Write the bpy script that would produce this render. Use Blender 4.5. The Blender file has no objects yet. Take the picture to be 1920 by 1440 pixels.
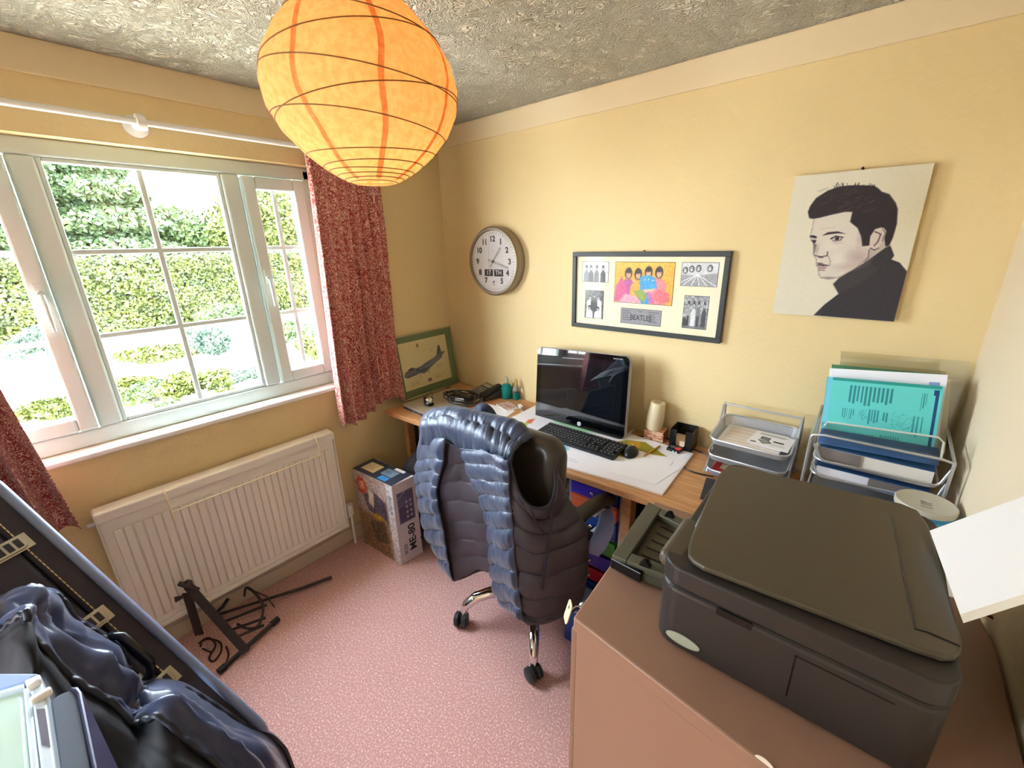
import bpy, bmesh, math, random
import numpy as np
from mathutils import Vector, Matrix, Euler, noise
R = math.radians
random.seed(7)
D = bpy.data
COL = bpy.context.scene.collection
sc = bpy.context.scene

# ------------------------------------------------------------------ camera, world, sun, exposure
CAM = Vector((2.2486, -1.966, 1.7367))
YAW, PITCH, ROLL, FPX, PPX = .69945, -.319565, -.024017, 797.098, 969.017
_f = Vector((-math.sin(YAW) * math.cos(PITCH), math.cos(YAW) * math.cos(PITCH), math.sin(PITCH)))
_r = _f.cross(Vector((0, 0, 1))).normalized(); _u = _r.cross(_f)
_r2 = math.cos(ROLL) * _r + math.sin(ROLL) * _u; _u2 = -math.sin(ROLL) * _r + math.cos(ROLL) * _u
CM = Matrix((_r2, _u2, -_f)).transposed()
cam_data = D.cameras.new('camera'); cam = D.objects.new('camera', cam_data); COL.objects.link(cam)
cam.matrix_world = Matrix.Translation(CAM) @ CM.to_4x4()
cam_data.sensor_width = 36; cam_data.lens = 36 * FPX / 1920; cam_data.shift_x = -(PPX - 960) / 1920
cam_data.clip_start = .02; cam_data.clip_end = 200
sc.camera = cam
sc.view_settings.view_transform = 'Standard'; sc.view_settings.look = 'None'
sc.view_settings.gamma = 1; sc.view_settings.use_curve_mapping = False
sc.view_settings.exposure = 1.5

w = D.worlds.new('sky'); sc.world = w; w.use_nodes = True
nt = w.node_tree; nt.nodes.clear()
wo = nt.nodes.new('ShaderNodeOutputWorld'); bg = nt.nodes.new('ShaderNodeBackground')
bg.inputs['Color'].default_value = (.74, .87, 1.0, 1); bg.inputs['Strength'].default_value = 17.0
nt.links.new(bg.outputs[0], wo.inputs[0])

sd = D.lights.new('sun', 'SUN'); so = D.objects.new('sun', sd); COL.objects.link(so)
sd.energy = 14; sd.angle = R(1.5); sd.color = (1, .95, .86)
so.rotation_euler = Vector((-.42, .38, -.82)).to_track_quat('-Z', 'Y').to_euler(); so.location = (4, -4, 8)
for nm, loc, rot, sx, sy in (('window_daylight', (-.30, -1.76, 1.56), (0, R(-90), 0), 1.12, 1.92), ('light_gap_portal', (1.05, -3.44, 1.0), (R(90), 0, 0), 0.24, 2.0)):
    pd = D.lights.new(nm, 'AREA'); pd.shape = 'RECTANGLE'; pd.size = sx; pd.size_y = sy; pd.cycles.is_portal = True      # guides the sky's light through the window and the added light gap
    o = D.objects.new(nm, pd); COL.objects.link(o); o.location = loc; o.rotation_euler = rot


def at(px, py, ax, v):
    """the point of the plane ax = v that the photograph shows at pixel (px, py)"""
    d = CM @ Vector((px - PPX, 720 - py, -FPX)); i = 'xyz'.index(ax)
    return CAM + d * ((v - CAM[i]) / d[i])


# ------------------------------------------------------------------ helpers
def lin(c):
    return tuple(((x / 255) / 12.92 if x / 255 <= .04045 else ((x / 255 + .055) / 1.055) ** 2.4) for x in c)


def mat(name, rgb, rough=.6, metal=0, bump=0, bscale=200, rgb2=None, nscale=20, ncon=(.35, .65), spec=.5,
        trans=0, alpha=1, emit=None, estr=0, coat=0, sheen=0, stretch=None, bdist=.002, ior=1.45):
    m = D.materials.new(name); m.use_nodes = True; n = m.node_tree.nodes; l = m.node_tree.links
    b = n['Principled BSDF']; b.inputs['Base Color'].default_value = (*lin(rgb), 1)
    b.inputs['Roughness'].default_value = rough; b.inputs['Metallic'].default_value = metal
    b.inputs['Specular IOR Level'].default_value = spec; b.inputs['IOR'].default_value = ior
    b.inputs['Transmission Weight'].default_value = trans; b.inputs['Alpha'].default_value = alpha
    b.inputs['Coat Weight'].default_value = coat; b.inputs['Sheen Weight'].default_value = sheen
    if emit: b.inputs['Emission Color'].default_value = (*lin(emit), 1); b.inputs['Emission Strength'].default_value = estr
    tc = n.new('ShaderNodeTexCoord'); mp = n.new('ShaderNodeMapping'); l.new(tc.outputs['Object'], mp.inputs[0])
    if stretch: mp.inputs['Scale'].default_value = stretch
    if rgb2:
        t = n.new('ShaderNodeTexNoise'); t.inputs['Scale'].default_value = nscale; t.inputs['Detail'].default_value = 5
        l.new(mp.outputs[0], t.inputs['Vector']); cr = n.new('ShaderNodeValToRGB')
        cr.color_ramp.elements[0].position = ncon[0]; cr.color_ramp.elements[1].position = ncon[1]
        cr.color_ramp.elements[0].color = (*lin(rgb), 1); cr.color_ramp.elements[1].color = (*lin(rgb2), 1)
        l.new(t.outputs[0], cr.inputs[0]); l.new(cr.outputs[0], b.inputs['Base Color'])
    if bump:
        t2 = n.new('ShaderNodeTexNoise'); t2.inputs['Scale'].default_value = bscale; t2.inputs['Detail'].default_value = 4
        l.new(mp.outputs[0], t2.inputs['Vector']); bp = n.new('ShaderNodeBump')
        bp.inputs['Strength'].default_value = bump; bp.inputs['Distance'].default_value = bdist
        l.new(t2.outputs[0], bp.inputs['Height']); l.new(bp.outputs[0], b.inputs['Normal'])
    return m


def thin_glass(name, fac=.06, rough=.02, tint=(1, 1, 1)):
    m = D.materials.new(name); m.use_nodes = True; n = m.node_tree.nodes; l = m.node_tree.links; n.clear()
    o = n.new('ShaderNodeOutputMaterial'); t = n.new('ShaderNodeBsdfTransparent'); g = n.new('ShaderNodeBsdfGlossy'); x = n.new('ShaderNodeMixShader')
    t.inputs[0].default_value = (*tint, 1); g.inputs['Roughness'].default_value = rough; x.inputs[0].default_value = fac
    l.new(t.outputs[0], x.inputs[1]); l.new(g.outputs[0], x.inputs[2]); l.new(x.outputs[0], o.inputs[0]); return m


class MB:
    """collects shapes into one mesh"""
    def __init__(s): s.v = []; s.f = []; s.mi = []; s.m = Matrix.Identity(4); s.k = 0
    def add(s, vs, fs):
        o = len(s.v); s.v += [tuple(s.m @ Vector(p)) for p in vs]; s.f += [tuple(i + o for i in f) for f in fs]; s.mi += [s.k] * len(fs); return s
    def box(s, x0, x1, y0, y1, z0, z1):
        return s.add([(x0, y0, z0), (x1, y0, z0), (x1, y1, z0), (x0, y1, z0), (x0, y0, z1), (x1, y0, z1), (x1, y1, z1), (x0, y1, z1)],
                     [(0, 3, 2, 1), (4, 5, 6, 7), (0, 1, 5, 4), (1, 2, 6, 5), (2, 3, 7, 6), (3, 0, 4, 7)])
    def prism(s, poly, z0, z1):
        n = len(poly); a = sum(poly[i][0] * poly[(i + 1) % n][1] - poly[(i + 1) % n][0] * poly[i][1] for i in range(n))
        if a < 0: poly = poly[::-1]
        return s.add([(p[0], p[1], z0) for p in poly] + [(p[0], p[1], z1) for p in poly],
                     [tuple(range(n))[::-1], tuple(range(n, 2 * n))] + [(i, (i + 1) % n, (i + 1) % n + n, i + n) for i in range(n)])
    def tube(s, path, r, n=8, closed=False, cap=True):
        P = [Vector(p) for p in path]; N = len(P); rr = r if isinstance(r, (list, tuple)) else [r] * N
        vs = []; up = Vector((0, 0, 1)); pu = None
        for i, p in enumerate(P):
            t = (P[(i + 1) % N] - P[i - 1]) if closed else (P[min(i + 1, N - 1)] - P[max(i - 1, 0)])
            if t.length < 1e-9: t = Vector((0, 0, 1))
            t.normalize()
            if pu is None: pu = t.orthogonal().normalized() if abs(t.z) > .9 else t.cross(up).normalized()
            a = (pu - t * pu.dot(t)); a = a.normalized() if a.length > 1e-6 else t.orthogonal().normalized(); pu = a; b = t.cross(a)
            vs += [tuple(p + (a * math.cos(2 * math.pi * k / n) + b * math.sin(2 * math.pi * k / n)) * rr[i]) for k in range(n)]
        fs = []
        for i in range(N if closed else N - 1):
            j = (i + 1) % N
            fs += [(i * n + k, i * n + (k + 1) % n, j * n + (k + 1) % n, j * n + k) for k in range(n)]
        if cap and not closed: fs += [tuple(range(n))[::-1], tuple(range((N - 1) * n, N * n))]
        return s.add(vs, fs)
    def lathe(s, prof, n=32, c=(0, 0, 0)):
        vs = []; fs = []; N = len(prof)
        for (r, z) in prof: vs += [(c[0] + r * math.cos(2 * math.pi * k / n), c[1] + r * math.sin(2 * math.pi * k / n), c[2] + z) for k in range(n)]
        for i in range(N - 1): fs += [(i * n + k, i * n + (k + 1) % n, (i + 1) * n + (k + 1) % n, (i + 1) * n + k) for k in range(n)]
        if prof[0][0] > 1e-6: fs.append(tuple(range(n))[::-1])
        if prof[-1][0] > 1e-6: fs.append(tuple(range((N - 1) * n, N * n)))
        return s.add(vs, fs)
    def sphere(s, c, r, n=14, sc_=(1, 1, 1)):
        m0 = s.m; s.m = m0 @ Matrix.Translation(c) @ Matrix.Diagonal((*sc_, 1))
        s.lathe([(max(1e-7, r * math.sin(math.pi * i / n)), -r * math.cos(math.pi * i / n)) for i in range(n + 1)], 2 * n); s.m = m0; return s
    def at(s, M): s.m = M; return s
    def obj(s, name, mats, parent=None, bev=0, smooth=False, seg=2, loc=None):
        me = D.meshes.new(name); me.from_pydata(s.v, [], s.f)
        for m in (mats if isinstance(mats, (list, tuple)) else [mats]): me.materials.append(m)
        if any(s.mi): me.polygons.foreach_set('material_index', s.mi)
        if smooth or bev: me.shade_smooth() if smooth else None
        me.validate(); me.update()
        o = D.objects.new(name, me); COL.objects.link(o)
        if parent: o.parent = parent
        if loc: o.location = loc
        if bev:
            b = o.modifiers.new('bevel', 'BEVEL'); b.width = bev; b.segments = seg; b.limit_method = 'ANGLE'; b.angle_limit = R(40); b.harden_normals = False
        if smooth:
            try: me.set_sharp_from_angle(angle=R(50))
            except Exception: pass
        return o


def tag(o, label=None, cat=None, group=None, kind=None):
    if label: o['label'] = label
    if cat: o['category'] = cat
    if group: o['group'] = group
    if kind: o['kind'] = kind
    return o


def thing(name, label, cat, loc=(0, 0, 0), rz=0, group=None, rot=None):
    o = D.objects.new(name, None); COL.objects.link(o); o.location = loc; o.rotation_euler = rot or (0, 0, rz); o.empty_display_size = .05
    return tag(o, label, cat, group)


def dup(root, loc, rz=0, label=None, group=None):
    r = root.copy(); COL.objects.link(r); r.location = loc; r.rotation_euler = (0, 0, rz)
    if label: r['label'] = label
    if group: r['group'] = group
    for ch in list(root.children):
        c = ch.copy(); COL.objects.link(c); c.parent = r
        for g in list(ch.children): d = g.copy(); COL.objects.link(d); d.parent = c
    return r


def rrect(x0, x1, y0, y1, r, n=5):
    o = []
    for cx, cy, a in ((x1 - r, y1 - r, 0), (x0 + r, y1 - r, 90), (x0 + r, y0 + r, 180), (x1 - r, y0 + r, 270)):
        o += [(cx + r * math.cos(R(a + 90 * i / n)), cy + r * math.sin(R(a + 90 * i / n))) for i in range(n + 1)]
    return o


def text(s, size, m, parent, M, name='lettering', ext=.0002, align='CENTER', bold=0, xs=1):
    c = D.curves.new(name, 'FONT'); c.body = s; c.size = size; c.extrude = ext; c.align_x = align; c.align_y = 'CENTER'; c.offset = bold * size
    o = D.objects.new(name, c); COL.objects.link(o)
    dg = bpy.context.evaluated_depsgraph_get(); me = D.meshes.new_from_object(o.evaluated_get(dg)); D.objects.remove(o); D.curves.remove(c)
    me.transform(M @ Matrix.Diagonal((xs, 1, 1, 1))); me.materials.clear(); me.materials.append(m)
    o = D.objects.new(name, me); COL.objects.link(o); o.parent = parent
    return o


def frame_m(o, x, y):
    """matrix with origin o, local x and y axes along the given vectors (z = their cross)"""
    x = Vector(x).normalized(); z = x.cross(Vector(y)).normalized(); y = z.cross(x)
    M = Matrix((x, y, z)).transposed().to_4x4(); M.translation = Vector(o); return M


# ---- printed pictures: colours computed into a grid of small faces
class Pic:
    def __init__(s, W, H, bg):
        s.W, s.H = W, H; s.a = np.empty((H, W, 3)); s.a[:] = bg
        s.X, s.Y = np.meshgrid((np.arange(W) + .5) / W, (np.arange(H) + .5) / H); s.asp = H / W
        s.rs = np.random.RandomState(3)
    def _mix(s, al, c): al = np.clip(al, 0, 1)[..., None]; s.a = s.a * (1 - al) + np.array(c) * al
    def poly(s, pts, c, fe=.006, op=1):
        X, Y = s.X, s.Y * s.asp; P = [(u, v * s.asp) for u, v in pts]; ins = np.zeros(X.shape, bool); dm = np.full(X.shape, 9.)
        for i in range(len(P)):
            (x0, y0), (x1, y1) = P[i], P[(i + 1) % len(P)]
            if y0 != y1: ins ^= ((Y < max(y0, y1)) & (Y >= min(y0, y1)) & (X < (x1 - x0) * (Y - y0) / (y1 - y0) + x0))
            dx, dy = x1 - x0, y1 - y0; L = dx * dx + dy * dy + 1e-12; t = np.clip(((X - x0) * dx + (Y - y0) * dy) / L, 0, 1)
            dm = np.minimum(dm, np.hypot(X - x0 - t * dx, Y - y0 - t * dy))
        s._mix((.5 + np.where(ins, dm, -dm) / fe) * op, c); return s
    def ell(s, cx, cy, rx, ry, c, fe=.1, op=1, rot=0):
        dx, dy = s.X - cx, (s.Y - cy); ca, sa = math.cos(rot), math.sin(rot); d = np.hypot((dx * ca + dy * sa) / rx, (-dx * sa + dy * ca) / ry)
        s._mix((1 - d) / fe * op if fe < .5 else np.clip((1 - d) / fe, 0, 1) * op, c); return s
    def line(s, pts, wd, c, op=1, fe=.004):
        for (x0, y0), (x1, y1) in zip(pts[:-1], pts[1:]):
            X, Y = s.X, s.Y * s.asp; y0, y1 = y0 * s.asp, y1 * s.asp; dx, dy = x1 - x0, y1 - y0
            t = np.clip(((X - x0) * dx + (Y - y0) * dy) / (dx * dx + dy * dy + 1e-12), 0, 1)
            s._mix((.5 + (wd - np.hypot(X - x0 - t * dx, Y - y0 - t * dy)) / fe) * op, c)
        return s
    def rect(s, x0, y0, x1, y1, c, op=1): m = (s.X >= x0) & (s.X < x1) & (s.Y >= y0) & (s.Y < y1); s._mix(m * op, c); return s
    def grain(s, amt, k=1):
        g = s.rs.rand(s.H // k + 1, s.W // k + 1).repeat(k, 0).repeat(k, 1)[:s.H, :s.W] - .5; s.a = np.clip(s.a + (g * amt)[..., None], 0, 255); return s
    def lines(s, x0, y0, x1, y1, n, c, fill=.5, op=.8, vert=False, ln=(.5, 1)):
        for i in range(n):
            if vert: a = x0 + (x1 - x0) * i / n; s.rect(a, y0, a + (x1 - x0) / n * fill, y0 + (y1 - y0) * s.rs.uniform(*ln), c, op)
            else: a = y0 + (y1 - y0) * i / n; s.rect(x0, a, x0 + (x1 - x0) * s.rs.uniform(*ln), a + (y1 - y0) / n * fill, c, op)
        return s
    def obj(s, name, M, w, h, parent=None, rough=.5, coat=0, bendf=None):
        """sheet of size w x h, origin at its lower left, local x right, y up"""
        W, H = s.W, s.H
        xs = np.linspace(0, w, W + 1); ys = np.linspace(h, 0, H + 1); X, Y = np.meshgrid(xs, ys)
        Z = np.zeros_like(X) if bendf is None else bendf(X, Y)
        co = np.stack([X, Y, Z], -1).reshape(-1, 3)
        i = np.arange(H)[:, None] * (W + 1) + np.arange(W)[None, :]; q = np.stack([i + W + 1, i + W + 2, i + 1, i], -1).reshape(-1, 4)
        me = D.meshes.new(name); me.vertices.add(len(co)); me.vertices.foreach_set('co', co.ravel())
        me.loops.add(q.size); me.loops.foreach_set('vertex_index', q.ravel().astype(np.int32)); me.polygons.add(len(q))
        me.polygons.foreach_set('loop_start', np.arange(0, q.size, 4, dtype=np.int32)); me.update(calc_edges=True)
        c = np.clip(s.a, 0, 255) / 255; c = np.where(c <= .04045, c / 12.92, ((c + .055) / 1.055) ** 2.4).reshape(-1, 3)
        ca = me.color_attributes.new('print', 'FLOAT_COLOR', 'CORNER'); cc = np.ones((len(q) * 4, 4), np.float32); cc[:, :3] = np.repeat(c, 4, 0)
        ca.data.foreach_set('color', cc.ravel())
        me.transform(M); me.materials.append(print_mat(rough, coat)); o = D.objects.new(name, me); COL.objects.link(o); o.parent = parent
        return o


_pm = {}
def print_mat(rough, coat):
    k = (rough, coat)
    if k not in _pm:
        m = mat('printed_ink', (255, 255, 255), rough, coat=coat); n = m.node_tree.nodes; a = n.new('ShaderNodeVertexColor'); a.layer_name = 'print'
        m.node_tree.links.new(a.outputs[0], n['Principled BSDF'].inputs['Base Color']); _pm[k] = m
    return _pm[k]


def homog(src):
    """maps a point of the photograph's crop to u,v of the flat picture with the given corners (TL,TR,BR,BL)"""
    A = []; b = []
    for (x, y), (u, v) in zip(src, ((0, 0), (1, 0), (1, 1), (0, 1))):
        A += [[x, y, 1, 0, 0, 0, -u * x, -u * y], [0, 0, 0, x, y, 1, -v * x, -v * y]]; b += [u, v]
    h = np.linalg.solve(np.array(A, float), np.array(b, float))
    return lambda p: ((h[0] * p[0] + h[1] * p[1] + h[2]) / (h[6] * p[0] + h[7] * p[1] + 1), (h[3] * p[0] + h[4] * p[1] + h[5]) / (h[6] * p[0] + h[7] * p[1] + 1))


def net(rows, nu, nv):
    """smooth interpolation (Catmull-Rom) of a net of control points"""
    A = np.array([[tuple(p) for p in r] for r in rows], float)
    def interp(A, n):
        m = len(A); t = np.linspace(0, m - 1, n); i = np.clip(t.astype(int), 0, m - 2); f = (t - i)[:, None, None]
        p1, p2 = A[i], A[i + 1]; p0 = np.where((i > 0)[:, None, None], A[np.maximum(i - 1, 0)], 2 * p1 - p2); p3 = np.where((i < m - 2)[:, None, None], A[np.minimum(i + 2, m - 1)], 2 * p2 - p1)
        return .5 * (2 * p1 + (p2 - p0) * f + (2 * p0 - 5 * p1 + 4 * p2 - p3) * f ** 2 + (3 * p1 - p0 - 3 * p2 + p3) * f ** 3)
    B = interp(A, nv); return interp(B.transpose(1, 0, 2), nu).transpose(1, 0, 2)


def sheet(name, G, m, parent=None, thick=0, smooth=True, flip=False):
    H, W, _ = G.shape; i = np.arange(H - 1)[:, None] * W + np.arange(W - 1)[None, :]
    q = np.stack([i, i + W, i + W + 1, i + 1], -1).reshape(-1, 4)
    if flip: q = q[:, ::-1]
    me = D.meshes.new(name); me.from_pydata(G.reshape(-1, 3).tolist(), [], q.tolist()); me.materials.append(m)
    if smooth: me.shade_smooth()
    o = D.objects.new(name, me); COL.objects.link(o); o.parent = parent
    if thick: s = o.modifiers.new('thickness', 'SOLIDIFY'); s.thickness = thick; s.offset = -1
    return o


def normals(G):
    du = np.gradient(G, axis=1); dv = np.gradient(G, axis=0); n = np.cross(du, dv); return n / (np.linalg.norm(n, axis=-1, keepdims=True) + 1e-9)


def fnoise(x, y, seed):
    """cheap smooth noise on arrays"""
    rs = np.random.RandomState(seed); o = np.zeros_like(x)
    for k in range(7):
        a, b, c, d = rs.uniform(-1, 1, 4); o += np.sin(x * a * 2 + y * b * 2 + c * 9 + 1.3 * np.sin(y * d * 2 + x * c)); 
    return o / 3.5

# ------------------------------------------------------------------ materials
M_WALL = mat('wall_paint', (229, 205, 154), .85, bump=.5, bscale=60, bdist=.004)
M_COVE = mat('coving_paint', (230, 210, 172), .85)
M_UPVC = mat('white_upvc', (206, 219, 215), .3)
M_GLASS = thin_glass('window_glass', .025)
M_WHITE = mat('white_gloss', (240, 238, 235), .35)
M_RAD = mat('radiator_enamel', (238, 232, 220), .4)
M_BLACK = mat('black_plastic', (26, 26, 28), .4)
M_SATIN = mat('black_satin', (14, 14, 15), .25)
M_STEEL = mat('silver_wire', (196, 198, 202), .35, metal=.7)
M_CHROME = mat('chrome', (225, 225, 228), .06, metal=1)
M_PAPER = mat('white_paper', (244, 242, 246), .8)
M_WOOD = mat('oak_veneer', (186, 132, 84), .42, rgb2=(210, 160, 110), nscale=6, stretch=(1.2, 14, 14), bump=.05)
M_SKIRT = mat('skirting_paint', (206, 190, 164), .5)
M_INK = mat('dark_ink', (40, 40, 46), .7)


def tree_nodes(m):
    return m.node_tree.nodes, m.node_tree.links, m.node_tree.nodes['Principled BSDF']


# carpet: pink-red loop pile with pale flecks
M_CARPET = mat('carpet', (176, 96, 84), .95, bump=0, spec=.1)
n, l, b = tree_nodes(M_CARPET)
tc = n.new('ShaderNodeTexCoord'); vo = n.new('ShaderNodeTexNoise'); vo.inputs['Scale'].default_value = 150; vo.inputs['Detail'].default_value = 2
l.new(tc.outputs['Object'], vo.inputs['Vector']); cr = n.new('ShaderNodeValToRGB')
e = cr.color_ramp.elements; e[0].position = .40; e[0].color = (*lin((196, 146, 140)), 1); e[1].position = .68; e[1].color = (*lin((236, 206, 200)), 1)
k_ = e.new(.55); k_.color = (*lin((206, 160, 154)), 1)
l.new(vo.outputs[0], cr.inputs[0]); l.new(cr.outputs[0], b.inputs['Base Color'])
bp = n.new('ShaderNodeBump'); bp.inputs['Strength'].default_value = .7; bp.inputs['Distance'].default_value = .004
l.new(vo.outputs[0], bp.inputs['Height']); l.new(bp.outputs[0], b.inputs['Normal'])

# artex ceiling: swirled comb relief
M_CEIL = mat('swirled_plaster', (232, 226, 208), .9, spec=.2)
n, l, b = tree_nodes(M_CEIL)
tc = n.new('ShaderNodeTexCoord'); n1 = n.new('ShaderNodeTexNoise'); n1.inputs['Scale'].default_value = 9; n1.inputs['Detail'].default_value = 2
l.new(tc.outputs['Object'], n1.inputs['Vector'])
mx = n.new('ShaderNodeMix'); mx.data_type = 'VECTOR'; mx.inputs[0].default_value = .14
l.new(tc.outputs['Object'], mx.inputs[4]); l.new(n1.outputs['Color'], mx.inputs[5])
wv = n.new('ShaderNodeTexNoise'); wv.inputs['Scale'].default_value = 24; wv.inputs['Detail'].default_value = 1; wv.inputs['Distortion'].default_value = 3.2
l.new(mx.outputs[1], wv.inputs['Vector'])
ml = n.new('ShaderNodeMath'); ml.operation = 'SINE'; mu = n.new('ShaderNodeMath'); mu.operation = 'MULTIPLY'; mu.inputs[1].default_value = 22
l.new(wv.outputs[0], mu.inputs[0]); l.new(mu.outputs[0], ml.inputs[0])
bp = n.new('ShaderNodeBump'); bp.inputs['Strength'].default_value = 1; bp.inputs['Distance'].default_value = .010
l.new(ml.outputs[0], bp.inputs['Height']); l.new(bp.outputs[0], b.inputs['Normal'])

# curtain: red cloth with cream scroll work
M_CURT = mat('scroll_curtain', (150, 50, 52), .8, sheen=.2)
n, l, b = tree_nodes(M_CURT)
tc = n.new('ShaderNodeTexCoord'); n1 = n.new('ShaderNodeTexNoise'); n1.inputs['Scale'].default_value = 34; n1.inputs['Detail'].default_value = 1; n1.inputs['Distortion'].default_value = 2.4
l.new(tc.outputs['Object'], n1.inputs['Vector'])
mu = n.new('ShaderNodeMath'); mu.operation = 'MULTIPLY'; mu.inputs[1].default_value = 26; si = n.new('ShaderNodeMath'); si.operation = 'SINE'
l.new(n1.outputs[0], mu.inputs[0]); l.new(mu.outputs[0], si.inputs[0])
cr = n.new('ShaderNodeValToRGB'); e = cr.color_ramp.elements
e[0].position = .15; e[0].color = (*lin((176, 72, 74)), 1); e[1].position = .80; e[1].color = (*lin((248, 214, 194)), 1)
l.new(si.outputs[0], cr.inputs[0]); l.new(cr.outputs[0], b.inputs['Base Color'])
b.inputs['Transmission Weight'].default_value = 0
b.inputs['Subsurface Weight'].default_value = 0

# ------------------------------------------------------------------ setting
XR, YF, ZC = 2.54, -3.3, 2.40
WY0, WY1, WZ0, WZ1 = -2.72, -.80, 1.0, 2.118         # window opening in the left wall
def struct(name, mb, m, **k): return tag(mb.obj(name, m, **k), kind='structure')
struct('floor', MB().box(-.02, XR + .02, YF, .02, -.1, 0), M_CARPET)
struct('ceiling', MB().box(-.3, XR + .1, YF - .1, .1, ZC, ZC + .12), M_CEIL)
wl = MB()
wl.box(-.28, 0, YF, .02, -.1, WZ0).box(-.28, 0, YF, .02, WZ1, ZC).box(-.28, 0, YF, WY0, WZ0, WZ1).box(-.28, 0, WY1, .02, WZ0, WZ1)
struct('wall_left', wl, M_WALL)
struct('wall_back', MB().box(-.28, XR + .1, 0, .12, -.1, ZC), M_WALL)
struct('wall_right', MB().box(XR, XR + .12, YF, 0, -.1, ZC), mat('wall_paint_pale', (228, 210, 178), .85, bump=.5, bscale=60, bdist=.004))
wf = MB(); wf.box(-.28, .93, YF - .12, YF, -.1, ZC).box(1.17, XR + .1, YF - .12, YF, -.1, ZC).box(.93, 1.17, YF - .12, YF, 2.0, ZC)  # narrow unseen gap added to this wall so sky light fills the room
struct('wall_front', wf, M_WALL)
light_gap = D.objects.new('light_gap_1', None); COL.objects.link(light_gap); light_gap.location = (1.05, YF + .01, 0); tag(light_gap, kind='structure')  # unseen frame and leaf dressing the added fill-light gap
for s_ in (-1, 1): MB().box(s_ * .14 - .02, s_ * .14 + .02, 0, .03, 0, 2.03).obj('light_gap_frame', M_WHITE, light_gap)
MB().box(-.16, .16, 0, .03, 2.0, 2.06).obj('light_gap_frame', M_WHITE, light_gap)
MB().box(-.16, -.12, .03, .80, 0, 1.98).obj('light_gap_leaf', M_WHITE, light_gap, bev=.003)
struct('floor_2', MB().box(.6, 2.5, YF - 1.6, YF, -.1, 0), M_CARPET)
# shallow coving strips
def cove(name, pts, ang):
    return None
struct('trim_1', MB().box(.0, XR, -.012, 0, 2.294, ZC), M_COVE, bev=.004)
struct('trim_2', MB().box(0, .012, YF, -.012, 2.294, ZC), M_COVE, bev=.004)
struct('baseboard_left', MB().box(0, .014, YF, -.014, 0, .085).box(0, .008, YF, -.014, .085, .095), M_SKIRT, bev=.003)
struct('baseboard_back', MB().box(0, XR, -.014, 0, 0, .085).box(0, XR, -.008, 0, .085, .095), M_SKIRT, bev=.003)
struct('baseboard_right', MB().box(XR - .014, XR, YF, -.014, 0, .09), M_SKIRT, bev=.003)

# window: fixed frame, two mullions, two opening sashes beside a fixed centre light
win = D.objects.new('window_1', None); COL.objects.link(win); win.location = (-.08, 0, 0); tag(win, kind='structure')
FX0, FX1 = -.035, .02
SILL = 1.004
fz0, fz1 = 1.035, 2.105
m1, m2 = -1.80, -1.17          # mullion centres
mb = MB(); mb.box(FX0, FX1, WY0, WY1, fz1 - .045, WZ1); mb.box(FX0, FX1, WY0, WY1, SILL, fz0 + .035)
mb.box(FX0, FX1, WY1 - .045, WY1, fz0, fz1).box(FX0, FX1, WY0, WY0 + .045, fz0, fz1)
mb.obj('window_frame', M_UPVC, win, bev=.006)
for yc in (m1, m2): MB().box(FX0, FX1, yc - .036, yc + .036, fz0 + .035, fz1 - .045).obj('mullion', M_UPVC, win, bev=.008)
def light(y0, y1, sash, ncol, handle=None):
    z0, z1 = fz0 + .035, fz1 - .045
    if sash:
        mb = MB(); t = .055; z0 += .004; z1 -= .004; y0 += .004; y1 -= .004
        for (a, b_, c, d) in ((y0, y0 + t, z0, z1), (y1 - t, y1, z0, z1), (y0 + t, y1 - t, z0, z0 + t), (y0 + t, y1 - t, z1 - t, z1)):
            mb.box(-.02, .034, a, b_, c, d)
        sf = mb.obj('sash', M_UPVC, win, bev=.007); y0 += t; y1 -= t; z0 += t; z1 -= t
    else:
        mb = MB(); t = .016
        for (a, b_, c, d) in ((y0, y0 + t, z0, z1), (y1 - t, y1, z0, z1), (y0 + t, y1 - t, z0, z0 + t), (y0 + t, y1 - t, z1 - t, z1)):
            mb.box(-.02, .012, a, b_, c, d)
        sf = mb.obj('glazing_bead', M_UPVC, win, bev=.004); y0 += t; y1 -= t; z0 += t; z1 -= t
    for zz in (1.425, 1.742): MB().box(-.012, .004, y0, y1, zz - .010, zz + .010).obj('glazing_bar', M_UPVC, sf, bev=.004)
    for i in range(1, ncol):
        yy = y0 + (y1 - y0) * i / ncol; MB().box(-.0125, .0045, yy - .010, yy + .010, z0, z1).obj('glazing_bar', M_UPVC, sf, bev=.004)
    MB().box(-.006, -.002, y0, y1, z0, z1).obj('pane', M_GLASS, sf)
    if handle:
        h = MB().box(.034, .042, handle - .011, handle + .011, 1.575, 1.64); h.tube([(.05, handle, 1.60), (.062, handle, 1.585), (.066, handle, 1.54), (.064, handle, 1.47)], [.009, .009, .008, .006], 8)
        h.tube([(.04, handle, 1.605), (.056, handle, 1.605)], .010, 10)
        h.obj('handle', M_UPVC, sf, smooth=True)
light(m2 + .036, WY1 - .045, True, 2, m2 + .066)
light(m1 + .036, m2 - .036, False, 2)
light(-2.43, m1 - .036, True, 2, m1 - .066)
light(WY0 + .045, -2.50, False, 1)
MB().box(FX0, FX1, -2.50, -2.43, fz0 + .035, fz1 - .045).obj('mullion', M_UPVC, win, bev=.008)
MB().box(.02, .108, WY0 - .03, WY1 + .03, SILL - .022, SILL).obj('window_sill', M_WHITE, win, bev=.006)

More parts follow.
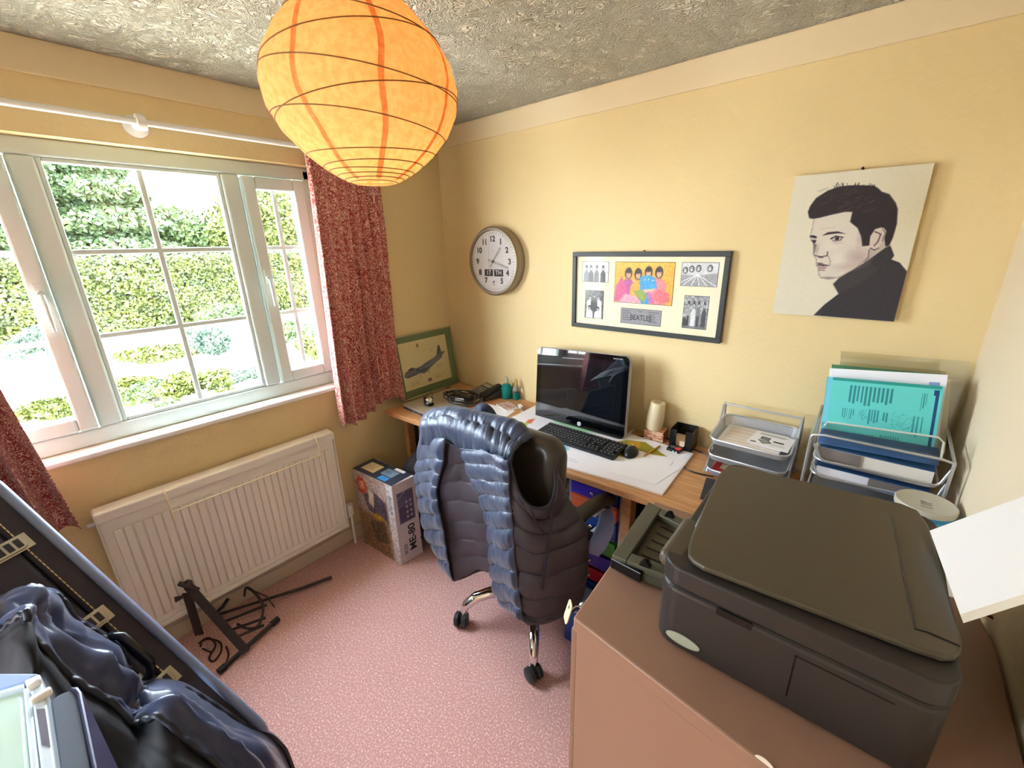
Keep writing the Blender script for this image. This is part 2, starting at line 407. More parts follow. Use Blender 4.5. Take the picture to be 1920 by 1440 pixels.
# ------------------------------------------------------------------ garden
def leafmesh(name, P, m, size, seed, parent=None, N=None, up=.3):
    """small leaf faces at the points P"""
    rs = np.random.RandomState(seed); n_ = len(P); d = rs.normal(size=(n_, 3)); 
    if N is not None: d = d * .55 + N
    d /= np.linalg.norm(d, axis=1, keepdims=True); a = np.cross(d, rs.normal(size=(n_, 3))); a /= np.linalg.norm(a, axis=1, keepdims=True); b_ = np.cross(d, a)
    s = size * rs.uniform(.5, 1.3, (n_, 1)); a = a * s; b_ = b_ * s * .6
    co = np.stack([P - a, P - b_, P + a, P + b_], 1).reshape(-1, 3); me = D.meshes.new(name); me.vertices.add(len(co)); me.vertices.foreach_set('co', co.ravel())
    me.loops.add(4 * n_); me.loops.foreach_set('vertex_index', np.arange(4 * n_, dtype=np.int32)); me.polygons.add(n_); me.polygons.foreach_set('loop_start', np.arange(0, 4 * n_, 4, dtype=np.int32))
    me.update(calc_edges=True); me.materials.append(m); o = D.objects.new(name, me); COL.objects.link(o); o.parent = parent; o['kind'] = 'stuff'
    return o
def leafmat(name, c1, c2, rough=.5):
    m = mat(name, c1, rough, rgb2=c2, nscale=5.0, spec=.3); b = m.node_tree.nodes['Principled BSDF']; return m
G_HEDGE = leafmat('hedge_leaf', (34, 42, 8), (58, 64, 16)); G_DARK = leafmat('conifer_leaf', (48, 64, 40), (78, 92, 56))
G_BLUE = leafmat('blue_green_leaf', (54, 74, 62), (86, 100, 84)); G_LIME = leafmat('lime_leaf', (50, 60, 18), (78, 84, 34)); G_MID = leafmat('mid_leaf', (46, 64, 34), (78, 94, 50))
M_BARK = mat('bark', (96, 80, 62), .9)
M_GRAVEL = mat('gravel', (170, 160, 146), .95, rgb2=(206, 198, 182), nscale=14, bump=.8, bscale=40, bdist=.03)
def gz(x): return float(np.interp(-x, [.3, 2.5, 8, 20], [-.45, -.4, .42, .9]))
gx = [-.28, -2.5, -4, -6, -8, -12, -20, -34]
G = np.array([[(x, y, gz(x) + .05 * noise.noise(Vector((x, y, 0)))) for y in np.linspace(-22, 22, 45)] for x in gx])
tag(sheet('garden_ground', G, M_GRAVEL, smooth=True, flip=True), kind='structure')
# clipped hedge
rs = np.random.RandomState(5)
hd = thing('hedge', 'long clipped green hedge running across the garden behind the gravel bed', 'hedge', (0, 0, 0))
n_ = 110000; P = np.zeros((n_, 3)); y = rs.uniform(-7, 13, n_); f = rs.rand(n_); z = rs.uniform(0, 1, n_)
x = np.where(f < .75, -8.0 + .12 * rs.rand(n_), -8 - 1.5 * rs.rand(n_)); zz = np.where(f < .75, .40 + 1.26 * z, 1.68)
bump_ = .12 * np.sin(y * 2.1 + z * 3) * np.sin(z * 4 + y); P[:, 0] = x + bump_ * (f < .75); P[:, 1] = y; P[:, 2] = zz + rs.normal(0, .02, n_)
leafmesh('leaves', P, G_HEDGE, .036, 1, hd, N=np.where((f < .75)[:, None], np.array([[1.2, 0, .4]]), np.array([[0, 0, 1.5]])))
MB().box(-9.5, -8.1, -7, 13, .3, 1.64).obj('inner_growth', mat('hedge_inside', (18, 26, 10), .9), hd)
def crown(name, label, cat, c, r, m, n_, size, seed, lobes=14, trunk=True, group=None, kindm='round'):
    rs = np.random.RandomState(seed); t = thing(name, label, cat, c, group=group); pts = []
    if kindm == 'cone':
        k = int(n_); h = rs.rand(k) ** .8; ang = rs.rand(k) * 6.283; tier = .55 + .45 * np.abs(np.sin(h * 22)); rr = r[0] * (1 - h) * tier * (.75 + .3 * rs.rand(k)) + .05
        pts = np.stack([rr * np.cos(ang), rr * np.sin(ang) * r[1] / r[0], h * 2 * r[2]], 1)
    else:
        L = rs.normal(size=(lobes, 3)); L /= np.linalg.norm(L, axis=1, keepdims=True); L *= rs.uniform(.25, .7, (lobes, 1)); L[:, 2] = np.abs(L[:, 2]) if r[2] < .6 else L[:, 2]
        i = rs.randint(0, lobes, n_); q = rs.normal(size=(n_, 3)); q /= np.linalg.norm(q, axis=1, keepdims=True); q *= rs.uniform(.30, .44, (n_, 1))
        pts = (L[i] + q) * np.array(r) + np.array([0, 0, r[2]])
    leafmesh('foliage', pts, m, size, seed, t)
    if trunk: MB().tube([(0, 0, -.1), (.02, 0, r[2] * .8), (0, .03, r[2] * 1.4)], [.06 * r[0] + .015, .04 * r[0] + .01, .01], 6).obj('trunk', M_BARK, t)
    return t
def along(px, py, X): p = at(px, py, 'x', X); return p
def put(px, py, X): p = at(px, py, 'x', X); return (X, p.y, gz(X))
BG = 'trees beyond the hedge'
crown('conifer_tree', 'tall dark conifer tree behind the hedge seen through the centre window', 'tree', put(215, 465, -14), (2.0, 2.0, 2.6), G_DARK, 34000, .075, 11, kindm='cone', group=BG)
crown('leafy_tree', 'pale blue-green tree left of the tall conifer behind the hedge', 'tree', put(125, 470, -16), (1.8, 1.8, 2.1), G_BLUE, 26000, .07, 12, group=BG)
crown('leafy_tree', 'low rounded green tree right of the conifer behind the hedge', 'tree', put(330, 470, -15), (1.9, 1.9, 1.15), G_MID, 20000, .065, 13, group=BG)
crown('leafy_tree', 'blue-green rounded tree behind the hedge beside the centre mullion', 'tree', put(400, 470, -17), (2.2, 2.2, 1.2), G_BLUE, 20000, .07, 14, group=BG)
crown('leafy_tree', 'bright leafy tree behind the hedge in the narrow right-hand casement', 'tree', put(505, 470, -14), (2.0, 2.0, 1.9), G_LIME, 24000, .065, 15, group=BG)
crown('leafy_tree', 'dark green tree behind the hedge next to the red curtain', 'tree', put(590, 470, -16), (2.4, 2.4, 1.9), G_MID, 26000, .07, 16, group=BG)
crown('leafy_tree', 'broad dark tree behind the hedge in the left-hand casement', 'tree', put(5, 470, -14), (1.8, 1.6, 2.0), G_DARK, 26000, .07, 17, group=BG)
SG = 'shrubs in the gravel bed'
for i, (px, py, X, r, m, lab) in enumerate([
    (395, 660, -5.2, (.45, .45, .40), G_BLUE, 'silvery blue shrub in gravel at the right of the centre window'),
    (360, 690, -4.2, (.36, .40, .24), G_LIME, 'bright lime shrub in gravel below the silvery blue shrub'),
    (320, 725, -3.6, (.30, .32, .20), G_MID, 'low mid-green shrub at the lower middle of the centre window'),
    (425, 725, -3.6, (.34, .40, .18), G_LIME, 'low lime mat of plants nearest the centre window'),
    (235, 690, -5.0, (.28, .34, .12), G_LIME, 'small yellow-green tuft in the open gravel, centre window'),
    (245, 770, -3.1, (.26, .26, .12), G_MID, 'small green tuft close to the window, lower left of centre light'),
    (535, 640, -5.2, (.50, .50, .34), G_MID, 'rounded green shrub seen through the narrow right-hand casement'),
    (585, 660, -4.6, (.40, .40, .26), G_LIME, 'lime shrub in gravel seen beside the right-hand curtain'),
    (75, 700, -4.6, (.34, .34, .16), G_LIME, 'small yellow-green shrub in gravel seen through the left casement'),
    (100, 650, -6.6, (.55, .55, .30), G_BLUE, 'low dark shrub at the foot of the hedge, left casement'),
    (430, 610, -7.2, (.50, .60, .26), G_MID, 'low shrub at the foot of the hedge, centre window'),
    (280, 690, -4.6, (.42, .50, .12), G_MID, 'flat green ground cover left of the lime shrub, centre window'),
    (300, 660, -6.0, (.55, .70, .14), G_LIME, 'wide yellow-green ground cover in mid gravel, centre window'),
    (460, 690, -4.4, (.30, .40, .14), G_BLUE, 'grey-green ground cover at the lower right of the centre window'),
    (60, 745, -3.3, (.34, .40, .10), G_LIME, 'pale low cover near the window, left casement'),
    (560, 690, -3.8, (.34, .40, .12), G_LIME, 'low yellow-green cover at the foot of the narrow casement'),
    (385, 760, -3.0, (.30, .40, .10), G_MID, 'green ground cover right under the centre window'),
    (120, 765, -3.0, (.28, .28, .12), G_BLUE, 'small grey-green tuft close under the left casement')]):
    crown('shrub', lab, 'shrub', put(px, py, X), r, m, 4000, .03, 30 + i, lobes=9, trunk=False, group=SG)

# ------------------------------------------------------------------ paper lantern
M_LANT = D.materials.new('lantern_paper'); M_LANT.use_nodes = True; n = M_LANT.node_tree.nodes; l = M_LANT.node_tree.links; n.clear()
out = n.new('ShaderNodeOutputMaterial'); d1 = n.new('ShaderNodeBsdfDiffuse'); d2 = n.new('ShaderNodeBsdfTranslucent'); mx = n.new('ShaderNodeMixShader'); mx.inputs[0].default_value = .5
tc = n.new('ShaderNodeTexCoord'); nz = n.new('ShaderNodeTexNoise'); nz.inputs['Scale'].default_value = 70; nz.inputs['Detail'].default_value = 5; cr = n.new('ShaderNodeValToRGB')
cr.color_ramp.elements[0].position = .35; cr.color_ramp.elements[0].color = (*lin((234, 176, 116)), 1); cr.color_ramp.elements[1].position = .6; cr.color_ramp.elements[1].color = (*lin((244, 194, 136)), 1)
l.new(tc.outputs['Object'], nz.inputs[0]); l.new(nz.outputs[0], cr.inputs[0]); l.new(cr.outputs[0], d1.inputs[0]); l.new(cr.outputs[0], d2.inputs[0])
l.new(d1.outputs[0], mx.inputs[1]); l.new(d2.outputs[0], mx.inputs[2]); l.new(mx.outputs[0], out.inputs[0])
M_RIB = mat('bamboo_rib', (120, 84, 36), .6)
lan = thing('paper_lantern', 'round cream paper lantern shade glowing on the ceiling pendant', 'lamp', (1.207, -1.275, 2.095))
def lprof(z):      # radius by height, z in -.20 .. .215
    t = (z + .205) / .42; return .050 + (.224 - .050) * math.sin(math.pi * min(1, max(0, t)) ** .90) ** .86
LZ = [-.205, -.199, -.191, -.181, -.168, -.140, -.095, -.05, 0, .05, .10, .145, .18, .20, .215]
NS = 96
def lsurf(z, a):
    # paper stretched between ribs: slightly polygonal profile
    for i in range(len(LZ) - 1):
        if LZ[i] <= z <= LZ[i + 1]:
            f = (z - LZ[i]) / (LZ[i + 1] - LZ[i]); return lprof(LZ[i]) * (1 - f) + lprof(LZ[i + 1]) * f
    return lprof(z)
mb = MB(); prof = []
for i in range(len(LZ) - 1):
    for k in range(3): z = LZ[i] + (LZ[i + 1] - LZ[i]) * k / 3; prof.append((lsurf(z, 0), z))
prof.append((lprof(LZ[-1]), LZ[-1])); vs = []; fs = []
for r_, z in prof: vs += [(r_ * math.cos(2 * math.pi * k / NS), r_ * math.sin(2 * math.pi * k / NS), z) for k in range(NS)]
for i in range(len(prof) - 1): fs += [(i * NS + k, i * NS + (k + 1) % NS, (i + 1) * NS + (k + 1) % NS, (i + 1) * NS + k) for k in range(NS)]
mb.add(vs, fs).obj('shade', M_LANT, lan, smooth=True)
def ring(z0, tilt, az, R_=1.004):
    p = []
    for k in range(64):
        a = 2 * math.pi * k / 64; z = max(-.203, min(.21, z0 + tilt * math.cos(a - az))); r_ = lsurf(z, a) * R_ + .0008; p.append((r_ * math.cos(a), r_ * math.sin(a), z))
    return p
for z0, tl, az in ((-.203, 0, 0), (-.197, .001, 1), (-.189, .001, 2), (-.180, .002, 3), (-.168, .003, 1), (-.140, .010, 2.2), (-.085, .022, 3.8), (-.05, .030, .9), (.0, .03, 3.6), (.06, .03, .8), (.11, .025, 3.7), (.16, .015, 1), (.2, .0, 0)):
    MB().tube(ring(z0, tl, az), .0013, 5, closed=True).obj('rib', M_RIB, lan, smooth=True)
M_SEAM = M_LANT.copy(); M_SEAM.name = 'paper_seam'
for nd in M_SEAM.node_tree.nodes:
    if nd.type == 'VALTORGB': nd.color_ramp.elements[0].color = (*lin((230, 164, 98)), 1); nd.color_ramp.elements[1].color = (*lin((241, 182, 118)), 1)
for k in range(8):
    a = R(22 + 45 * k); p = [((lsurf(z, a) + .0006) * math.cos(a + .02 * math.sin(z * 40)), (lsurf(z, a) + .0006) * math.sin(a + .02 * math.sin(z * 40)), z) for z in np.linspace(-.2, .21, 26)]
    g = np.array([[tuple(Vector(q) + Vector((-math.sin(a), math.cos(a), 0)) * s_ * .0062) for s_ in (-1, 1)] for q in p]); sheet('paper_seam', g, M_SEAM, lan)
M_BULB = mat('lamp_glow', (255, 220, 160), .5, emit=(255, 190, 100), estr=3)
MB().sphere((0, 0, .02), .028, 10, (1, 1, 1.25)).obj('bulb', M_BULB, lan, smooth=True)
MB().tube([(0, 0, .05), (0, 0, .12)], .018, 12).tube([(0, 0, .12), (0, 0, .255)], .003, 8).lathe([(.04, .275), (.038, .285), (.02, .294)], 24).obj('pendant_cord', M_WHITE, lan, smooth=True)
pl = D.lights.new('lantern_lamp', 'POINT'); pl.energy = .9; pl.color = (1, .78, .48); pl.shadow_soft_size = .045
po = D.objects.new('lamp_light', pl); COL.objects.link(po); po.parent = lan; po.location = (0, 0, -.03)

# ------------------------------------------------------------------ curtain pole, curtains
pole = thing('curtain_pole', 'white curtain pole above the window with a round wall bracket', 'curtain pole', (.09, 0, 2.183))
MB().tube([(0, -2.95, 0), (0, -.42, 0)], .011, 16).obj('rod', M_WHITE, pole, smooth=True)
for yy in (-1.475, -.50, -2.8):
    m = MB(); m.m = Matrix.Translation((0, yy, 0)) @ Matrix.Rotation(R(90), 4, 'Y') ; m.lathe([(.038, -.09), (.038, -.08), (.030, -.074), (.016, -.066), (.014, -.02), (.02, -.016)], 24)
    m.m = Matrix.Translation((0, yy, 0)) @ Matrix.Rotation(R(90), 4, 'X'); m.lathe([(.012, -.014), (.026, -.013), (.029, 0), (.026, .013), (.012, .014)], 24); m.obj('bracket', M_WHITE, pole, smooth=True)
MB().sphere((0, -.40, 0), .024, 10).obj('finial', M_WHITE, pole, smooth=True)
def curtain(label, yt, yb, zt, zb, folds, seed, x0=.080, amp=.036):
    W, H = 240, 60; u = np.linspace(0, 1, W); v = np.linspace(0, 1, H); U, V = np.meshgrid(u, v)
    ph = 2 * math.pi * folds * (U + .05 * fnoise(U * 6, V * .6, seed)) ; A = amp * (.45 + .75 * V) * (1 + .5 * fnoise(U * 9, V * .5, seed + 1))
    Y = (yt[0] + (yt[1] - yt[0]) * U) * (1 - V ** 1.2) + (yb[0] + (yb[1] - yb[0]) * U) * V ** 1.2 + .010 * np.cos(ph) * V
    X = x0 + A * np.sin(ph) + .012 * fnoise(U * 12, V * 2, seed + 2) ; Z = zt + (zb(U) - zt) * V + .004 * np.sin(ph * 1.0) * V
    t = sheet('curtain', np.stack([np.maximum(X, .022), Y, Z], -1), M_CURT, None, .003); tag(t, label, 'curtain', 'red scroll patterned curtains')
    return t
curtain('red and cream scroll curtain right of the window, beside the jet picture', (-.885, -.50), (-.935, -.475), 2.175, lambda U: .80 + .03 * U - .03 * np.sin(U * 7), 7, 3)
curtain('red and cream scroll curtain left of the window, behind the guitar case', (-2.62, -2.10), (-2.66, -1.995), 2.175, lambda U: .74 + .02 * U, 8, 9)

# ------------------------------------------------------------------ radiator and airer
rad = thing('radiator', 'cream panel radiator on the wall under the window', 'radiator', (.05, 0, 0))
ry0, ry1, rz0, rz1 = -1.945, -.985, .165, .735
mb = MB().box(0, .03, ry0, ry1, rz0, rz1)
mb.obj('panel', M_RAD, rad, bev=.006)
nf = 29
for i in range(nf):   # pressed flutes standing proud of the panel
    yy = ry0 + .03 + (ry1 - ry0 - .06) * (i + .5) / nf; hw = (ry1 - ry0 - .06) / nf / 2 * .88
    MB().at(Matrix(((0, 0, 1, 0), (0, 1, 0, 0), (-1, 0, 0, 0), (0, 0, 0, 1)))).box(-(rz1 - .05), -(rz0 + .045), yy - hw, yy + hw, .03, .037).obj('flute', M_RAD, rad, bev=.005)
MB().box(-.03, .045, ry0 - .004, ry1 + .004, rz1, rz1 + .045).obj('top_cover', M_RAD, rad, bev=.006)
MB().box(.028, .045, ry0, ry1, rz0 - .004, rz0 + .018).obj('lower_seam', M_RAD, rad, bev=.004)
for a, b_ in ((ry0 - .006, ry0), (ry1, ry1 + .006)): MB().box(-.03, .043, a, b_, rz0 - .01, rz1 + .04).obj('end_cover', M_RAD, rad, bev=.004)
for yy in (-1.75, -1.2): MB().box(-.046, .0, yy - .02, yy + .02, .25, .70).obj('bracket', M_RAD, rad)
MB().tube([(.0, ry0 - .004, rz1 - .01), (0, ry0 - .028, rz1 - .01)], .009, 10).obj('bleed_valve', M_STEEL, rad, smooth=True)
v_ = MB().tube([(.0, ry1, rz0 + .03), (0, ry1 + .05, rz0 + .03)], .009, 10).tube([(0, ry1 + .045, 0), (0, ry1 + .045, rz0 + .05)], .008, 10).tube([(0, ry1 + .045, rz0 + .04), (0, ry1 + .045, rz0 + .11)], .020, 14); v_.obj('valve', M_WHITE, rad, smooth=True)
v_ = MB().tube([(.0, ry0, rz0 + .03), (0, ry0 - .045, rz0 + .03)], .009, 10).tube([(0, ry0 - .04, 0), (0, ry0 - .04, rz0 + .05)], .008, 10); v_.obj('valve', M_WHITE, rad, smooth=True)
air = thing('radiator_airer', 'thin white wire airer hooked over the top of the radiator', 'airer', (.1, 0, 0))
M_AIR = mat('airer_wire', (240, 226, 190), .4)
for yy in (-1.73, -1.085): MB().tube([(-.015, yy, rz1 + .015), (-.012, yy, rz1 + .052), (.004, yy, rz1 + .053), (.018, yy, rz1 + .03), (.03, yy + .004, rz1 - .09)], .0032, 6).obj('hook', M_AIR, air, smooth=True)
MB().tube([(.026, -1.73, rz1 - .045), (.027, -1.085, rz1 - .045)], .0032, 6).obj('rail', M_AIR, air, smooth=True)

# ------------------------------------------------------------------ wall clock
ck = thing('wall_clock', 'round silver wall clock with day and date windows', 'clock', (.484, 0, 1.637), rot=(R(90), 0, 0)); ck.scale = (1.09, 1.09, 1.0)
M_CLK = mat('brushed_bezel', (150, 138, 118), .35, metal=.6)
MB().lathe([(.178, 0), (.180, .058), (.172, .068), (.160, .068), (.158, .060), (.158, .055), (.0001, .055)], 72).obj('case', M_CLK, ck, smooth=True)
MB().lathe([(.0001, .0555), (.159, .0555), (.1591, .0565)], 72).obj('dial', mat('dial', (226, 220, 216), .5), ck)
TM = lambda x, y, z=.0575: Matrix.Translation((x, y, z))
for h in range(1, 13):
    a = R(90 - 30 * h); rx, ry = (.116, .116); text(str(h), .040, M_INK, ck, TM(rx * math.cos(a), ry * math.sin(a)), 'numeral', bold=.035)
mb = MB()
for k in range(60):
    mb.m = Matrix.Rotation(R(6 * k), 4, 'Z'); mb.box(.143, .152, -.0007 * (1 + (k % 5 == 0)), .0007 * (1 + (k % 5 == 0)), .0568, .0572)
mb.obj('minute_marks', M_INK, ck)
for x_, s_, wd in ((-.036, '17', .030), (.036, 'TH', .032)):
    MB().box(x_ - wd, x_ + wd, -.076, -.040, .0565, .058).obj('date_window', M_BLACK, ck)
    text(s_, .034, M_WHITE, ck, TM(x_, -.058, .0584), 'lettering', bold=.01)
for ang, L, nm in ((R(90 - 39), .092, 'hour_hand'), (R(90 - 106), .112, 'minute_hand')):
    m = MB(); m.m = Matrix.Rotation(ang, 4, 'Z')
    z_ = .0600 if nm == 'hour_hand' else .0612
    m.box(-.035, L, -.0042, -.0026, z_, z_ + .0006).box(-.035, L, .0026, .0042, z_, z_ + .0006).box(L - .0015, L, -.0026, .0026, z_, z_ + .0006).box(-.035, -.0335, -.0026, .0026, z_, z_ + .0006); m.obj(nm, M_INK, ck)
MB().lathe([(.004, .058), (.004, .0625), (.0001, .063)], 16).obj('hub', M_INK, ck)
MB().lathe([(.0001, .066), (.159, .066)], 64).obj('glass', thin_glass('clock_glass', .10), ck)

# ------------------------------------------------------------------ framed photo collage
fr = thing('picture_frame', 'wide black frame with six mounted band photographs and plaque, on the back wall', 'picture', (1.389, -.002, 1.495), rot=(R(90), 0, 0))
FW, FH = .757, .384
mb = MB(); t = .022
for a, b_, c, d in ((-FW / 2, FW / 2, -FH / 2, -FH / 2 + t), (-FW / 2, FW / 2, FH / 2 - t, FH / 2), (-FW / 2, -FW / 2 + t, -FH / 2 + t, FH / 2 - t), (FW / 2 - t, FW / 2, -FH / 2 + t, FH / 2 - t)):
    MB().box(a, b_, c, d, 0, .022).obj('frame_rail', mat('black_frame', (44, 46, 42), .45) if 'black_frame' not in D.materials else D.materials['black_frame'], fr, bev=.002)
MB().box(-FW / 2 + t, FW / 2 - t, -FH / 2 + t, FH / 2 - t, 0, .010).obj('mount', mat('cream_mount', (240, 226, 192), .8), fr)
HF = homog([(175, 185), (1775, 165), (1650, 1085), (172, 925)])      # crop pixel -> u,v of the frame
def fxy(p): u, v = HF(p); return (-FW / 2 + u * FW, FH / 2 - v * FH)
def photo(c0, c1, pic, nm='photograph'):
    (x0, y1), (x1, y0) = fxy(c0), fxy(c1)
    MB().box(x0 - .002, x1 + .002, y0 - .002, y1 + .002, .0100, .0108).obj('mount_edge', M_INK, fr)
    return pic.obj(nm, Matrix.Translation((x0, y0, .0112)), x1 - x0, y1 - y0, fr, .4)
def person(p, x, y, h, hair, skin, coat, wd=.12, legs=None):
    p.poly([(x - wd, 1.02), (x - wd * .9, y + h * .42), (x - wd * .35, y + h * .27), (x + wd * .35, y + h * .27), (x + wd * .9, y + h * .42), (x + wd, 1.02)], coat, .02)
    p.ell(x, y + h * .12, wd * .52, h * .17, hair, .2); p.ell(x, y + h * .15, wd * .34, h * .12, skin, .3)
    p.ell(x, y + h * .055, wd * .42, h * .07, hair, .3)
    for s_ in (-1, 1): p.ell(x + s_ * wd * .13, y + h * .14, wd * .05, h * .012, [c * .35 for c in skin], .5)
    p.ell(x, y + h * .205, wd * .12, h * .012, [c * .5 for c in skin], .5)
pc = Pic(110, 84, (244, 168, 52))
pc.ell(.5, .0, .9, .3, (250, 186, 70), .9)
for x_, y_, hr, ct in ((.24, .16, (48, 32, 30), (176, 84, 150)), (.41, .17, (44, 34, 32), (226, 160, 70)), (.585, .12, (52, 38, 32), (60, 150, 204)), (.76, .12, (48, 34, 30), (232, 128, 132))):
    person(pc, x_, y_, .95, hr, (226, 168, 128), ct, .14)
pc.poly([(.0, .98), (.02, .6), (.12, .36), (.22, .62), (.24, 1)], (206, 84, 128), .03); pc.poly([(.08, 1), (.2, .78), (.42, .84), (.5, 1)], (244, 158, 168), .03)
pc.poly([(.34, .70), (.5, .66), (.58, .8), (.54, .98), (.42, .86)], (140, 156, 66), .03); pc.poly([(.44, .5), (.45, .34), (.58, .30), (.7, .36), (.74, .62), (.5, .68)], (64, 156, 208), .03)
pc.poly([(.50, .66), (.72, .62), (.66, .72), (.56, .74)], (236, 184, 150), .03); pc.poly([(.56, .72), (.64, .7), (.72, .95), (.64, 1)], (190, 110, 160), .03); pc.poly([(.68, .85), (.76, .64), (.94, .72), (.97, .92), (.8, .97)], (228, 104, 112), .03)
for (x_, y_) in ((.53, .42), (.6, .4), (.67, .43)): pc.ell(x_, y_, .02, .02, (236, 208, 120), .5)
pc.grain(36, 2); photo((603, 283), (1163, 715), pc)
g_ = lambda v: (v, v, v)
p1 = Pic(48, 40, g_(206)); p1.grain(40, 2); p1.rect(0, .5, 1, .55, g_(150), .5)
for x_, c_ in ((.16, 120), (.34, 60), (.56, 80), (.80, 46)): person(p1, x_, .18, .95, g_(34), g_(196), g_(c_), .10)
photo((268, 283), (524, 487), p1)
p2 = Pic(36, 54, g_(84)); p2.grain(60, 3)
for x_, y_, c_ in ((.28, .18, 226), (.74, .18, 220), (.5, .12, 60), (.25, .55, 216), (.72, .58, 228)): person(p2, x_, y_, .52, g_(30), g_(190), g_(c_), .2)
p2.grain(20); photo((300, 568), (472, 852), p2)
p3 = Pic(60, 42, g_(206)); p3.poly([(0, .52), (.4, .56), (1, .42), (1, 1), (0, 1)], g_(150), .03)
for x_ in (.08, .22, .38, .52, .66, .82): p3.line([(.45, .5), (x_ * 1.6 - .3, 1)], .012, g_(226), .7)
for x_, y_ in ((.10, .16), (.28, .1), (.47, .07), (.78, .06)): p3.ell(x_, y_ + .17, .085, .17, g_(40), .25); p3.ell(x_ - .005, y_ + .18, .05, .12, g_(206), .3); p3.ell(x_, y_ + .15, .05, .015, g_(60), .6)
p3.grain(30, 2); photo((1276, 285), (1612, 525), p3)
p4 = Pic(44, 60, g_(150)); p4.grain(90, 3)
for x_, c_ in ((.2, 150), (.42, 210), (.62, 110), (.86, 50)): person(p4, x_, .16, .8, g_(36), g_(196), g_(c_), .105); p4.rect(x_ - .05, .62, x_ + .045, .95, g_(44 if c_ < 200 else 220))
p4.poly([(0, .72), (.1, .66), (.18, .8), (.14, 1), (0, 1)], g_(44), .03); p4.rect(0, .94, 1, 1, g_(110), .8); p4.grain(30); photo((1300, 615), (1503, 950), p4)
pq = Pic(60, 26, (142, 138, 140)); pq.lines(.04, .12, .3, .9, 5, (84, 82, 86), .5, .6); pq.lines(.7, .12, .97, .9, 5, (84, 82, 86), .5, .6); pq.grain(10)
(x0, y1), (x1, y0) = fxy((662, 742)), fxy((1050, 922)); photo((662, 742), (1050, 922), pq, 'plaque')
text('THE', .010, M_INK, fr, TM((x0 + x1) / 2, y1 - .011, .0116)); text('BEATLES', .036, M_INK, fr, TM((x0 + x1) / 2 + .002, (y0 + y1) / 2 - .006, .0116), bold=.01, xs=.80)
MB().box(-FW / 2 + t, FW / 2 - t, -FH / 2 + t, FH / 2 - t, .0150, .0162).obj('glass', thin_glass('picture_glass', .007), fr)
nail = MB(); nail.tube([(1.389, 0, 1.690), (1.389, -.012, 1.692)], .0025, 8); tag(nail.obj('nail', M_INK), 'small dark nail in the wall above the black photo frame', 'nail')

# ------------------------------------------------------------------ portrait canvas
CW, CH = .366, .490
cv = thing('portrait_canvas', 'unframed canvas print of a dark-haired young man in a high collar, on the back wall', 'picture', (1.948, -.002, 1.452), rot=(R(90), 0, 0))
MB().box(0, CW, 0, CH, 0, .026).obj('canvas', mat('canvas_edge', (216, 206, 180), .85), cv, bev=.002)
HC = homog([(300, 210), (1430, 110), (1075, 1370), (105, 1305)])
c_ = lambda *a: [HC(p) for p in a]
P_ = Pic(190, 254, (220, 212, 190))
P_.ell(.95, .25, .5, .5, (206, 194, 160), 1, .8)
HAIR = (44, 34, 36); SK = (214, 204, 190)
# jacket
P_.poly(c_((435, 1322), (520, 1240), (640, 1150), (598, 1075), (640, 1030), (850, 905), (1010, 790), (1060, 770), (1088, 850), (1065, 880), (1130, 905), (1188, 975), (1075, 1370)), (52, 46, 50), .008)
P_.poly(c_((640, 1150), (598, 1075), (660, 1020), (900, 900), (960, 960), (800, 1080)), (60, 54, 56), .02)
# neck, ear side
P_.poly(c_((880, 760), (1010, 700), (1015, 790), (850, 905), (800, 880)), (188, 172, 160), .01)
# face
P_.poly(c_((450, 560), (500, 540), (620, 510), (760, 490), (850, 640), (900, 780), (885, 860), (760, 960), (640, 1020), (560, 1036), (500, 1025), (482, 1000), (480, 960), (462, 900), (465, 880), (440, 835), (448, 770), (440, 745), (415, 700), (432, 640)), SK, .008)
P_.ell(*HC((800, 860)), .13, .09, (168, 140, 140), 1, .7); P_.ell(*HC((600, 760)), .1, .06, (232, 222, 206), 1, .6); P_.ell(*HC((640, 880)), .08, .07, (228, 220, 206), 1, .6)
P_.poly(c_((440, 745), (470, 760), (450, 830), (440, 835)), (120, 104, 110), .01, .8)
P_.ell(*HC((560, 1025)), .08, .012, (120, 104, 104), .8, .7)
P_.line(c_((450, 848), (500, 858), (550, 850), (556, 820)), .006, (104, 88, 92), .8)
P_.ell(*HC((500, 862)), .03, .008, (90, 74, 80), .6)
P_.poly(c_((466, 905), (500, 905), (530, 918), (572, 925), (520, 935), (480, 925)), (110, 86, 90), .006); P_.poly(c_((475, 935), (540, 938), (560, 930), (530, 958), (486, 958)), (168, 140, 138), .008); P_.line(c_((462, 925), (520, 930), (575, 925)), .003, (60, 48, 54))
P_.line(c_((480, 965), (530, 968)), .005, (140, 118, 116), .7)
P_.line(c_((450, 560), (432, 640), (415, 700), (440, 745), (448, 790), (440, 835), (465, 880), (462, 905), (480, 960), (482, 1000), (500, 1025), (560, 1036), (640, 1020), (760, 960), (880, 860)), .0035, (120, 104, 100), .55, .012)
P_.ell(*HC((470, 800)), .025, .06, (150, 132, 134), 1, .6); P_.ell(*HC((830, 700)), .05, .10, (172, 150, 146), 1, .6); P_.ell(*HC((630, 745)), .07, .02, (186, 170, 160), 1, .6); P_.ell(*HC((700, 940)), .14, .04, (176, 152, 148), 1, .5)
